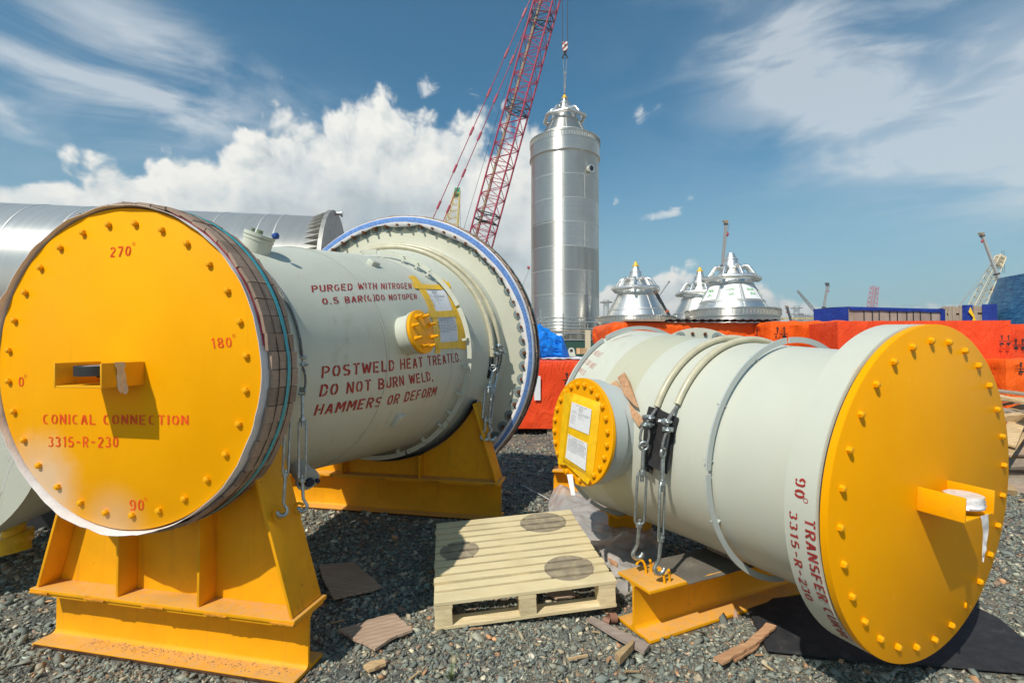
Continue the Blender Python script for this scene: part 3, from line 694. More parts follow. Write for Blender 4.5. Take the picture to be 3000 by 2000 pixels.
    def arcmap(b0,b1,tp0):
        (t0,a0,_),(t1,a1,_),(tt,_a,_)=hit(F,DR,*b0),hit(F,DR,*b1),hit(F,DR,*tp0)
        tb=(t0+t1)/2; return lambda u,v,hh:F.cyl(tb+(tt-t0)*v,a0+(a1-a0)*u,.83+hh)
    q=arcmap(*zr((288,428),(475,1062),(366,418))); t,a0,_=hit(F,DR,*zr((288,428))[0]); t2,a1,_=hit(F,DR,*zr((420,1062))[0]); tt,_,_=hit(F,DR,*zr((366,418))[0])
    dth=(a1-a0) if a1-a0>0 else (a1-a0+2*PI)
    tb=t; 
    lettering('stencil_word','TRANSFER CURVE',lambda u,v,hh:F.cyl(tb+(tt-t)*v,a0+dth*1.72*u,.83+hh),m_red,T,stroke=.17,seed=41)
    t,a0,_=hit(F,DR,*zr((166,372))[0]); _,a1,_=hit(F,DR,*zr((330,1062))[0]); tt,_,_=hit(F,DR,*zr((214,380))[0]); d2=(a1-a0)%(2*PI); tb2,tt2=t,tt
    lettering('stencil_word','3315-R-230',lambda u,v,hh:F.cyl(tb2+(tt2-tb2)*v*1.35,a0+d2*u,.83+hh),m_red,T,stroke=.17,seed=42)
    t3,a3,_=hit(F,DR,*zr((218,118))[0]); _,a4,_=hit(F,DR,*zr((207,272))[0]); t4,_,_=hit(F,DR,*zr((298,140))[0]); d3=(a4-a3)%(2*PI)
    lettering('stencil_word','90',lambda u,v,hh:F.cyl(t3+(t4-t3)*v,a3+d3*u,.83+hh),m_red,T,stroke=.17,seed=43)
    td,ad,_=hit(F,DR,*zr((292,303))[0]); u=F.rad(ad); mb=MB(); mb.lathe(F.cyl(td,ad,.8317),u,F.ax,[(0,.011),(0,.008)],16); mb.build('degree_sign',m_red,T,0,recalc=False)
    # faded lettering near the rear end
    zz=lambda *p:Z(9.225,1660,960,*p)
    for i,(tx,c) in enumerate((('LD HEAT',zz((700,565),(1010,690),(620,680),(880,805))),('TED DO NOT',zz((500,800),(830,990),(400,900),(710,1140))),('WELD',zz((375,1075),(560,1160),(310,1180),(460,1290))))):
        lettering('stencil_word',tx,quad_shell(F,PR,c),m_redf,T,stroke=.14,seed=50+i)
    t,th,_=hit(F,PR,*zz((1190,370))[0]); t2,th2,_=hit(F,PR,*zz((1780,200))[0]); mb=MB()
    mb.grid([[F.cyl(t+(t2-t)*k/8,th+(th2-th)*k/8-.012*min(1,k/2)*(1 if k<5 else 1.4),prof_r(PR,t)+.003) for k in range(9)],[F.cyl(t+(t2-t)*k/8,th+(th2-th)*k/8+.012,prof_r(PR,t)+.003) for k in range(9)]]); mb.build('painted_arrow',m_redf,T,0,recalc=False)
    # insulation rings (flat bars standing off on clips)
    for tr,r0,r1,segs,ca in ((.72,.722,.757,((95,178.6),(180.2,262),(264,300),(302,330),(-28,92.5)),(120,150,176,205,268)),(2.16,.803,.834,((60,128),(130.5,176),(178,240),(242,300)),(115,138,165))):
        mb=MB()
        for a0_,a1_ in segs: mb.lathe(F.o,F.ax,F.e,[(tr-.005,r0),(tr-.005,r1),(tr+.005,r1),(tr+.005,r0)],max(4,int((a1_-a0_)/3)),a0_,a1_,ring=True)
        mb.build('insulation_ring',m_greyb,T,40)
        cl=MB(); cl.obox((0,0,0),(.003,0,0),(0,.024,0),(0,0,(r0-prof_r(PR,tr))/2+.012)); co_=cl.build('ring_clip',m_greyb,smooth=0)
        spread(co_,[frame_m(F.pt(0,tr+.022,0)+F.rad(R(a))*((r0+prof_r(PR,tr))/2),F.ax.cross(F.rad(R(a))),F.ax,F.rad(R(a))) for a in ca],T)
    # big side nozzle
    t,phi,rf=1.705,.06,.382; d=(-F.e*math.cos(phi)+UPV*math.sin(phi)).normalized(); c=FR.pt(0,t,.0)+d*.935; a,u,v=basis(d)
    mb=MB(); mb.lathe(c,d,u,[(-.42,.40),(-.34,.352),(-.30,.345),(-.135,.345),(-.13,.376),(-.030,.376),(-.028,.33)],72,cap1=True); nz=mb.build('nozzle',m_greyb,T,30)
    mb=MB(); mb.lathe(c,d,u,[(-.024,.25),(-.024,rf),(-.002,rf),(0,rf-.003),(0,.001)],80); mb.build('blind_flange',m_yel,nz,30)
    bo=MB(); hexbolt_mesh(bo,.019,.026); bo=bo.build('cover_bolt',m_yel,smooth=30)
    spread(bo,[frame_m(c+(u*math.cos(an)+v*math.sin(an))*.336,u,v,d) for an in [2*PI*(k+.5)/24 for k in range(24)]],nz)
    return c,d,u,v
NZ=right_vessel()
# ------------------------------------------------------------------ saddles and beams
from mathutils import noise as mn
def wpt(F,lat,t,z): p=Vector((F.o.x,F.o.y,0))+F.e*lat+F.b*t; p.z=z; return p
m_beam=paint('yellow_beam',(.80,.35,.003),.5,.10,(.30,.12,.03),.45,3.2,.06,60,dust=.45,streak=True,rust=.9)
m_beamr=paint('yellow_beam_rust_edge',(.60,.24,.012),.6,.3,(.22,.08,.03),.9,9,.12,60)
m_rustedge=paint('rust_edge',(.10,.045,.022),.85,.4,(.40,.17,.01),.5,16,.3,90)
def ibeam(F,T,l0,l1,t0,t1,z0,z1,th=.020,wt=.016,mat=None,flnames=('base_flange','top_flange')):
    mat=mat or m_beam; tm=(t0+t1)/2
    def bx(name,a,b,c,d,e,f,mt=mat,bev=.003):
        mb=MB(); mb.obox(wpt(F,(a+b)/2,(c+d)/2,(e+f)/2),F.e*((b-a)/2),F.b*((d-c)/2),UPV*((f-e)/2)); return mb.build(name,mt,T,30,bevel=bev)
    bx(flnames[0],l0,l1,t0,t1,z0,z0+th); bx(flnames[1],l0,l1,t0,t1,z1-th,z1)
    mb=MB(); f=.022   # web with rolled fillets
    sec=[(tm-wt/2-f,z0+th),(tm-wt/2-f*.3,z0+th+f*.3),(tm-wt/2,z0+th+f),(tm-wt/2,z1-th-f),(tm-wt/2-f*.3,z1-th-f*.3),(tm-wt/2-f,z1-th),(tm+wt/2+f,z1-th),(tm+wt/2,z1-th-f),(tm+wt/2,z0+th+f),(tm+wt/2+f,z0+th)]
    mb.prism([wpt(F,l0,t,z) for t,z in sec],F.e*(l1-l0)); mb.build('web',mat,T,50)
def saddle(F,label,hl,t0,t1,ztop,rcut,cz,sb,st,gl,rings=(),group='yellow support saddles'):
    tm=(t0+t1)/2; T=thing('support_saddle',wpt(F,0,tm,0),label,'support saddle',group)
    ibeam(F,T,-hl,hl,t0,t1,.006,ztop-.022)
    mb=MB(); mb.obox(wpt(F,0,tm,ztop-.0105),F.e*(hl+.012),F.b*((t1-t0)/2+.012),UPV*.0105); mb.build('saddle_plate',m_beam,T,30,bevel=.003)
    # rusty weld runs along the plate edge
    mb=MB(); rr=random.Random(int(hl*100))
    for l in np.linspace(-hl*.93,hl*.93,5):
        n=9; mb.tube([wpt(F,l-.07+.14*i/n,t0-.0125-.002*rr.random(),ztop-.021+.004*rr.random()) for i in range(n+1)],[.004+.006*rr.random() for _ in range(n+1)],6)
    mb.build('weld_run',m_beamr,T,50)
    mb=MB(); mb.obox(wpt(F,0,t0-.0012,.0135),F.e*hl*.985,F.b*.0012,UPV*.0065); mb.build('rusty_edge',m_rustedge,T,0)
    # cradle web with arc cut
    zs=cz-math.sqrt(max(0,rcut**2-st**2)); pts=[(-sb,ztop),(sb,ztop),(st,zs)]
    n=28; a0=math.atan2(zs-cz,st); a1=math.atan2(zs-cz,-st)+(2*PI if math.atan2(zs-cz,-st)>0 else 0)
    for i in range(1,n): 
        a=a0+( (math.atan2(zs-cz,-st)%(2*PI)) - (a0%(2*PI)) )*i/n; pts.append((rcut*math.cos(a),cz+rcut*math.sin(a)))
    pts.append((-st,zs)); mb=MB(); mb.prism([wpt(F,l,tm-.009,z+.0005) for l,z in pts],F.b*.018); mb.build('cradle_web',m_yels,T,20)
    w=(t1-t0)/2-.006
    for sg in (-1,1):
        a=Vector((sg*(sb+.011),ztop+.001)); b=Vector((sg*(st+.011),zs+.02)); mb=MB()
        d=wpt(F,b.x,tm,b.y)-wpt(F,a.x,tm,a.y); nrm=d.cross(F.b).normalized()
        mb.obox(wpt(F,(a.x+b.x)/2,tm,(a.y+b.y)/2),d/2,F.b*w,nrm*.009); mb.build('side_plate',m_yels,T,30,bevel=.003)
    for l in gl:
        ztp=cz-math.sqrt(rcut**2-l*l)-.002
        for c0,c1 in ((t0+.008,tm-.0095),(tm+.0095,t1-.008)):
            mb=MB(); mb.obox(wpt(F,l,(c0+c1)/2,(ztop+ztp)/2+.0005),F.e*.008,F.b*((c1-c0)/2),UPV*((ztp-ztop)/2)); mb.build('gusset',m_yels,T,30,bevel=.002)
    # black liner between shell and cradle
    mb=MB(); P=[[wpt(F,(rcut-.012)*math.cos(R(a)),t,cz+(rcut-.012)*math.sin(R(a))) for t in (t0+.01,t1-.01)] for a in np.linspace(math.degrees(a0)+2,-180-math.degrees(a0)-2,30)]
    mb.sheet(P,.009,lambda i,j:-UPV); mb.build('liner',m_black,T,50)
    for p,dr in rings:
        p=Vector(p); mb=MB(); u=dr.normalized(); a=[p+u*(.034*math.cos(q)-.01)+UPV*(.034*math.sin(q)) for q in np.linspace(-.6*PI,.75*PI,14)]; mb.tube(a,.008,8); mb.build('lashing_ring',m_yels,T,50)
    return T
HA=[at(889,1492,2.80),at(829,1506,2.69)]
saddle(FL,'yellow steel saddle under the lettered yellow end cover, dusty and rusty along its edges',.862,.214,.484,.346,.737,1.648,.832,.565,(-.27,.27),[(HA[0]+FL.e*-.035,-FL.e),(HA[1]+FL.e*-.03,-FL.e)])
saddle(FL,'yellow steel saddle standing under the rear end of the left vessel, partly shaded',1.31,2.86,3.13,.40,1.16,1.707,1.27,1.03,(-.45,.45))
RB=thing('support_beam',wpt(FR,0,1.15,0),'yellow I-beam lying under the right vessel with two hooks on its near end','support beam')
ibeam(FR,RB,-.912,.912,1.004,1.305,.005,.316,.022,.016)
for l,t in ((-.80,1.215),(-.795,1.055)):
    for k,(dx,dt) in enumerate(((0,0),(.05,-.03))):
        p=wpt(FR,l+dx,t+dt,.318); mb=MB(); u=(FR.e*.8+FR.b*(.6 if k else -.4)).normalized(); mb.tube([p+u*(.034*math.cos(q))+UPV*(.082*math.sin(q)) for q in np.linspace(-.05*PI,(.78 if k==0 else .5)*PI,12)],.008,8); mb.build('lashing_ring',m_yel,RB,50)
T2=thing('support_beam',wpt(FR,0,2.3,0),'short yellow beam in the shade below the rear of the right vessel','support beam')
ibeam(FR,T2,-.24,.24,2.16,2.42,.005,.316,.02,.016)
T3=thing('support_beam',wpt(FL,2.3,4.05,0),'yellow beam half hidden behind the right vessel side nozzle','support beam')
ibeam(FL,T3,1.72,3.1,3.93,4.2,.005,.30,.02,.016)
mb=MB(); mb.obox(wpt(FL,2.4,4.065,.42),FL.e*.62,FL.b*.01,UPV*.118); mb.build('upstand',m_beam,T3,30,bevel=.002)
# packing between beam and shell, rubber sheet on top of the beam
tag(MB().obox(wpt(FR,.0,1.16,.343),FR.e*.13,FR.b*.14,UPV*.018).build('timber_packing',m_lag,smooth=0,bevel=.003),'short timber packing piece wedged between beam and right vessel','packing')
tag(MB().obox(wpt(FR,.0,2.29,.372),FR.e*.13,FR.b*.12,UPV*.052).build('timber_packing',m_lag,smooth=0,bevel=.003),'thick timber packing piece on the short shaded beam','packing')
P=[[wpt(FR,-.62+.07*i*1.0,.985+.335*j/6,.3175+.002*math.sin(i*1.3+j)+.006*max(0,(j-4))*0) for j in range(7)] for i in range(15)]
for i in range(15):
    for j in range(7):
        if j==0: P[i][j]=P[i][j]-UPV*.012-FR.b*.006
m_rub=paint('dusty_rubber',(.15,.135,.112),.8,.2,(.33,.29,.22),.75,7,.15,90)
mb=MB(); mb.sheet(P,-.005,lambda i,j:UPV); tag(mb.build('rubber_sheet',m_rub,smooth=50),'dusty grey rubber sheet lying on the yellow I-beam','rubber sheet')

# ------------------------------------------------------------------ wire-rope tie-downs
def clamp_mesh(mb,s=1.0):
    """saddle clip: local z along the rope, studs pointing to +x"""
    mb.lathe((0,0,-.013*s),(0,0,1),(1,0,0),[(0,.016*s),(.006*s,.019*s),(.020*s,.019*s),(.026*s,.016*s)],12,cap0=True,cap1=True)
    mb.obox((.012*s,0,0),(.006*s,0,0),(0,.033*s,0),(0,0,.014*s))
    for y in (-.022*s,.022*s):
        mb.cyl((-.012*s,y,0),(.048*s,y,0),.0065*s,8); mb.cyl((.018*s,y,0),(.030*s,y,0),.0125*s,6)
    mb.tube([(-.012*s,.022*s*math.cos(q),0) if 0 else (-.012*s-.016*s*math.sin(q),.022*s*math.cos(q),0) for q in np.linspace(0,PI,8)],.0065*s,8)
def tiedown(label,over,eye,bt,bb,hk,clamps,open_dir,s=1.0,hose=None,hookdir=None,group='wire rope tie-downs',padmesh=None,tail=None):
    """over: rope path on the shell ending near the clamps; eye/bt/bb/hk: eye bolt, turnbuckle ends, hook bottom"""
    eye,bt,bb,hk=map(Vector,(eye,bt,bb,hk))
    T=thing('tie_down',hk,label,'tie-down',group); d=(hk-eye).normalized(); o=(Vector(open_dir)-d*Vector(open_dir).dot(d)).normalized(); w=d.cross(o)
    if hose:
        mb=MB(); mb.tube(hose,.021*s,12); mb.build('hose_sleeve',m_hose,T,60)
    mb=MB(); mb.tube(over,.0105*s,8)
    e0=Vector(clamps[-1]); q=[e0]; 
    for a in np.linspace(0,2*PI,15):   # thimble loop through the eye
        q.append(eye+ (e0-eye)*(.5+.5*math.cos(a))*.92 + o*.028*s*math.sin(a))
    mb.tube(q[1:],.0085*s,8)
    if tail is not None: mb.tube([e0,Vector(tail)],.0085*s,6)
    mb.build('wire_rope',m_rope,T,60)
    cm=MB(); clamp_mesh(cm,s); co=cm.build('rope_clamp',m_galv,smooth=30); Ms=[]
    for i,c in enumerate(clamps):
        c=Vector(c); z=-d; x=(o*(1 if i%2 else -.35)+w*(-.9 if i%2==0 else -.5)); x=(x-z*x.dot(z)).normalized(); Ms.append(frame_m(c,x,z.cross(x),z))
    spread(co,Ms,T)
    mb=MB(); mb.tube([eye+d*(.026*s*math.cos(a))+o*(.026*s*math.sin(a)) for a in np.linspace(0,2*PI,24)[:-1]],.0088*s,10,closed=True); mb.cyl(eye+d*.026*s,bt+d*.05*s,.0125*s,12); mb.cyl(bt+d*.028*s,bt+d*.062*s,.0135*s,8); mb.build('eye_bolt',m_galv,T,50)
    mb=MB()
    for sg in (-1,1): mb.tube([bt+d*.006*s+o*.016*s*sg,bt+d*.03*s+o*.029*s*sg,bb-d*.03*s+o*.029*s*sg,bb-d*.006*s+o*.016*s*sg],.0085*s,8)
    mb.lathe(bt,d,o,[(-.012*s,.014*s),(-.01*s,.021*s),(.018*s,.023*s),(.022*s,.015*s)],14,cap0=True,cap1=True)
    mb.lathe(bb,d,o,[(-.022*s,.015*s),(-.018*s,.023*s),(.010*s,.021*s),(.012*s,.014*s)],14,cap0=True,cap1=True)
    mb.build('turnbuckle_body',m_galv,T,40)
    hd=Vector(hookdir) if hookdir is not None else o; hd=(hd-d*hd.dot(d)).normalized(); c=hk-d*.036*s; mb=MB()
    pth=[bb-d*.04*s,bb+d*.03*s,c-d*.055*s]+[c+hd*.005*s+ (d*math.sin(q)-hd*math.cos(q))*.032*s for q in np.linspace(-.35,PI+.15,14)]
    n=len(pth); rs=[.0125*s,.0125*s,.0115*s]+[.0115*s+.004*s*math.sin(PI*k/13) for k in range(13)]+[.007*s]; mb.tube(pth,rs,10); mb.build('hook',m_galv,T,50); return T
def over_shell(F,prof,t,a0,a1,lift,n=40): return [F.cyl(t,R(a),prof_r(prof,t)+lift) for a in np.linspace(a0,a1,n)]
# right vessel
def rtie(label,t,he,eye,bt,bb,hk,cl,opend,hookd,Y0,Y1):
    _,th,_=hit(FR,PR,*he); a0=math.degrees(th)%360
    hs=over_shell(FR,PR,t,a0,8,.024); ov=[at(*cl[0],Y0-.03)]+[FR.cyl(t,R(a0)+.02,prof_r(PR,t)+.020)]+over_shell(FR,PR,t,a0-3,8,.022)+[FR.pt(.78,t,-.25),wpt(FR,.80,t,.33)]
    ov=[at(*cl[1],Y0-.045)]+ov
    tiedown(label,ov,at(*eye,Y0-.05),at(*bt,(Y0+Y1)/2-.05),at(*bb,Y1-.03),at(*hk,Y1),[at(*cl[0],Y0-.03),at(*cl[1],Y0-.045)],opend,1.0,hs,hookd,tail=at(cl[1][0]-8,cl[1][1]-22,Y0-.06))
rtie('rope tie-down over the right vessel, the one nearer the side nozzle',1.20,(1917,1192),(1886,1306),(1882,1381),(1873,1539),(1865,1636),[(1905,1222),(1892,1243)],(1,0,0),(1,.2,0),3.22,3.232)
rtie('rope tie-down over the right vessel, the one nearer the orange-yellow cover',1.045,(1974,1185),(1942,1325),(1941,1409),(1936,1580),(1929,1681),[(1953,1234),(1957,1258)],(.75,.8,0),(1,.2,0),3.10,3.085)
# black rubber pads behind the clamps
def shellpad(F,prof,c,name,label,lift=.004,mat=m_black,n=10,thk=.006,curl=.0):
    q=[hit(F,prof,*p)[:2] for p in c]; P=[]
    q=[(a,b%(2*PI)) for a,b in q] if any(abs(b)>2.2 for a,b in q) else q
    for i in range(n+1):
        v=1-i/n; row=[]
        for j in range(n+1):
            u=j/n; t,th=[q[2][k]*(1-u)*(1-v)+q[3][k]*u*(1-v)+q[0][k]*(1-u)*v+q[1][k]*u*v for k in (0,1)]
            row.append(F.cyl(t,th,prof_r(prof,t)+lift+thk+.004*math.sin(j*.9+i*.4)*.5+curl*max(0,.35-v)**2))
        P.append(row)
    mb=MB(); mb.sheet(P,thk,lambda i,j:(P[i][j]-F.o-F.ax*((P[i][j]-F.o).dot(F.ax))).normalized()); o=mb.build(name,mat,smooth=60)
    return tag(o,label,'rubber pad') if label else o
zz=lambda *p:Z(3.485,1640,1050,*p)
shellpad(FR,PR,zz((920,492),(1050,525),(880,1095),(990,1165)),'rubber_pad','black rubber pad under the tie-down nearer the side nozzle',curl=.25)
shellpad(FR,PR,zz((1045,530),(1232,612),(945,1050),(1160,1160)),'rubber_pad','black rubber pad with white edge line under the tie-down nearer the orange-yellow cover',lift=.011,curl=.3)
# left vessel, front pair
def ltie(label,t,eye,bt,bb,hk,cl,opend,hookd,Y0,Y1,s=1.0,top=None):
    ov=[at(*cl[1],Y0),at(*cl[0],Y0)]+([top] if top is not None else [])+over_shell(FL,PL,t,6,176,.012)+[FL.pt(-.76,t,-.35),wpt(FL,-.80,t,.55)]
    tiedown(label,ov,at(*eye,Y0),at(*bt,(Y0*.6+Y1*.4)),at(*bb,Y0*.2+Y1*.8),at(*hk,Y1),[at(*cl[0],Y0),at(*cl[1],Y0)],opend,s,None,hookd,tail=at(cl[0][0]-2,cl[0][1]-22,Y0-.01))
ltie('turnbuckle tie-down beside the front lagging with its hook facing the camera',.44,(886,1147),(886,1226),(886,1408),(889,1498),[(884,1046),(883,1068)],(1,-.1,0),(-1,-.1,0),2.88,2.80,.75)
ltie('turnbuckle tie-down running down behind the timber slats of the left vessel',.30,(845,1120),(844,1200),(836,1392),(829,1511),[(850,1030),(848,1052)],(.25,1,0),(-.6,-.4,0),2.77,2.69,.75)
# left vessel, rear pair with hose sleeves
for lab,t,eye,bt,bb,hk,cl,op,Y0,Y1,he in (('hose-sleeved tie-down on the rear of the left vessel, nearer the yellow notice',3.08,(1444,1078),(1433,1130),(1422,1232),(1417,1290),[(1444,1022),(1449,1036)],(1,0,0),5.36,5.18,-1.5),('hose-sleeved tie-down on the rear of the left vessel, nearer the big flange',3.21,(1459,1082),(1447,1130),(1434,1237),(1437,1290),[(1464,1014),(1469,1030)],(.4,1,0),5.46,5.25,-.5)):
    hs=over_shell(FL,PL,t,he,170,.024); ov=[at(*cl[1],Y0),at(*cl[0],Y0)]+over_shell(FL,PL,t,he,176,.022)+[FL.pt(-1.22,t,-.4),wpt(FL,-1.26,t,.6)]
    tiedown(lab,ov,at(*eye,Y0),at(*bt,Y0*.7+Y1*.3),at(*bb,Y0*.2+Y1*.8),at(*hk,Y1),[at(*cl[0],Y0),at(*cl[1],Y0)],op,1.25,hs,(1,0,0))
z8=lambda *p:Z(3.014,1150,780,*p)
shellpad(FL,PL,z8((845,630),(872,640),(828,985),(868,985)),'rubber_pad','narrow black rubber strip behind the rear tie-down clamps')

# ------------------------------------------------------------------ taped notices
def strip_on(F,prof,c,name,mat,parent,lift,nu=6,nv=10,thk=.0012):
    q=[hit(F,prof,*p)[:2] for p in c]; P=[]
    for i in range(nv+1):
        v=1-i/nv; row=[]
        for j in range(nu+1):
            u=j/nu; t,th=[q[2][k]*(1-u)*(1-v)+q[3][k]*u*(1-v)+q[0][k]*(1-u)*v+q[1][k]*u*v for k in (0,1)]
            row.append(F.cyl(t,th,prof_r(prof,t)+lift+.0008*math.sin(i*2.3+j*1.1)))
        P.append(row)
    mb=MB(); mb.sheet(P,thk,lambda i,j:(P[i][j]-F.o-F.ax*((P[i][j]-F.o).dot(F.ax))).normalized()); return mb.build(name,mat,parent,50)
def print_lines(fn,parent,seed,rows,h=.0):
    rr=random.Random(seed); mb=MB()
    for v,u0,u1,th in rows:
        u=u0
        while u<u1:
            l=rr.uniform(.03,.10); e=min(u1,u+l); mb.add([fn(u,v,h),fn(e,v,h),fn(e,v+th,h),fn(u,v+th,h)],[(0,1,2,3)]); u=e+rr.uniform(.012,.03)
    return mb.build('print',m_print,parent,0,recalc=False)
ROWS1=[(.93,.25,.8,.018),(.86,.42,.62,.014),(.82,.4,.64,.014),(.78,.4,.58,.014),(.74,.42,.6,.014),(.68,.08,.3,.014),(.66,.4,.95,.016),(.61,.06,.36,.014),(.60,.4,.9,.02),(.54,.4,.6,.014),(.48,.06,.3,.014),(.47,.42,.7,.014),(.40,.06,.32,.014),(.33,.06,.3,.014),(.26,.06,.28,.014),(.19,.06,.26,.014)]
ROWS2=[(.94,.06,.14,.03),(.93,.2,.85,.018),(.88,.25,.5,.014),(.84,.06,.9,.016),(.79,.06,.95,.016),(.74,.06,.95,.02),(.68,.06,.9,.02),(.62,.06,.95,.024),(.55,.06,.95,.022),(.49,.06,.9,.016),(.43,.06,.95,.016),(.38,.06,.5,.014)]
z3=lambda *p:Z(2.24,700,600,*p)
c=hit(FL,PL,*z3((1330,720))[0]); N1=thing('notice_sheet',FL.cyl(c[0],c[1],prof_r(PL,c[0])),'two white paper notices framed with yellow tape on the left vessel behind its side nozzle','notice')
for i,q in enumerate((z3((1108,470),(1148,466),(1284,975),(1316,972)),z3((1308,492),(1340,490),(1432,940),(1484,950)))): strip_on(FL,PL,q,'tape',m_tape,N1,.0058,4,16)
for i,q in enumerate((z3((1128,518),(1372,508),(1150,552),(1386,545)),z3((1228,702),(1412,694),(1240,742),(1424,735)),z3((1292,906),(1478,890),(1300,948),(1484,936)))): strip_on(FL,PL,q,'tape',m_tape,N1,.0080+.0008*i,8,4)
for q,rw in ((z3((1188,548),(1342,546),(1254,704),(1398,696)),ROWS1),(z3((1276,738),(1416,734),(1308,906),(1452,890)),ROWS2)):
    p=strip_on(FL,PL,q,'paper',m_white,N1,.0034,6,10,.0008); fn=quad_shell(FL,PL,q); print_lines(lambda u,v,h:fn(u,v,.0056),p,7,rw)
# on the right vessel's nozzle flange: a taped sheet pillowing over the flange
nc,nd,nu_,nv_=NZ
def plhit(px,py,h):
    d=ray(px,py); o=Vector((0,0,EYE)); k=((nc+nd*h-o).dot(nd))/d.dot(nd); return o+d*k
N2=thing('notice_sheet',nc-UPV*.2,'two white paper notices on a yellow taped sheet over the round side flange','notice')
out=zz((100,352),(388,448),(300,1250),(8,1085)); mb=MB(); tl,tr,br,bl=[plhit(*p,.030) for p in out]; P=[]
for i in range(17):
    v=i/16; row=[]
    for j in range(13):
        u=j/12; p=tl*(1-u)*(1-v)+tr*u*(1-v)+bl*(1-u)*v+br*u*v; ed=min(u,1-u,v,1-v); row.append(p+nd*((.010*min(1,ed*8)-.026*max(0,1-ed*14))+.0016*mn.noise(p*30)))
    P.append(row)
mb.sheet(P,.002,lambda i,j:nd); mb.build('tape_sheet',m_tape,N2,50)
for q in (zz((45,345),(120,352),(-20,1075),(55,1085)),zz((20,1040),(60,1010),(285,1290),(310,1230))):
    a,b,c_,d_=[plhit(*p,.027) for p in q]; mb=MB(); P=[[a*(1-v)+c_*v+(b*(1-v)+d_*v-a*(1-v)-c_*v)*u+nd*.004*mn.noise(Vector((v*7,u*3,q[0][0]))) for u in (0,.33,.66,1)] for v in np.linspace(0,1,12)]
    mb.sheet(P,.0015,lambda i,j:nd); mb.build('tape',m_tape,N2,50)
for q,rw in ((zz((124,440),(324,520),(92,692),(296,778)),ROWS1),(zz((84,768),(281,866),(57,1010),(261,1146)),ROWS2)):
    a=[plhit(*p,.044) for p in q]; fn=lambda u,v,h,a=a:(a[0]*(1-u)*v+a[1]*u*v+a[2]*(1-u)*(1-v)+a[3]*u*(1-v))+nd*h
    mb=MB(); mb.sheet([[fn(u,v,.0) for u in (0,.5,1)] for v in (1,.66,.33,0)],.001,lambda i,j:nd); p=mb.build('paper',m_white,N2,50); print_lines(fn,p,9,rw,.0012)
a=plhit(1668,1397,.05); mb=MB(); mb.sheet([[a+Vector((-.018+.004*i,-.01*i,.02-.022*i)),a+Vector((.022+.002*i,-.01*i,.02-.022*i))] for i in range(7)],.001,lambda i,j:nd); tag(mb.build('paper_tag',m_white,smooth=50),'small white tag hanging from the bottom of the round yellow side flange','tag')

# ------------------------------------------------------------------ slats stuck behind the nozzle
m_ply=wood('fresh_veneer',(.60,.36,.20),(.40,.21,.11),(2,16,16),3.0,.7)
m_scrap=wood('grey_brown_board',(.46,.34,.25),(.33,.235,.165),(2,14,14),3.0,.8,ribs=(9.5,14))
m_pine=wood('pine_board',(.62,.44,.24),(.44,.29,.15),(3,14,14),3.0,.7)
m_pine2=wood('weathered_board',(.42,.34,.25),(.26,.20,.15),(3,14,14),3.0,.8)
def lean(pts,lift,name,label,mat,thk=.012):
    q=[]
    for p in pts:
        h_=hit(FR,PR,*p); q.append(FR.cyl(h_[0],h_[1],prof_r(PR,h_[0])+lift))
    n=Vector((0,0,0)); c=sum(q,Vector())/len(q); n=(q[1]-q[0]).cross(q[-1]-q[0]).normalized(); n=n if n.dot(Vector((0,-1,.2)))>0 else -n
    mb=MB(); mb.prism(q,n*thk); return tag(mb.build(name,mat,smooth=0),label,'timber scrap')
lean(zz((535,275),(598,238),(690,420),(885,640),(832,705),(640,430)),.010,'splintered_board','splintered orange board leaning on the right vessel, the lower of the crossed pair',m_ply)
lean(zz((622,222),(690,170),(745,262),(838,520),(800,500),(690,390)),.024,'splintered_board','splintered orange board leaning on the right vessel, the upper of the crossed pair',m_ply)
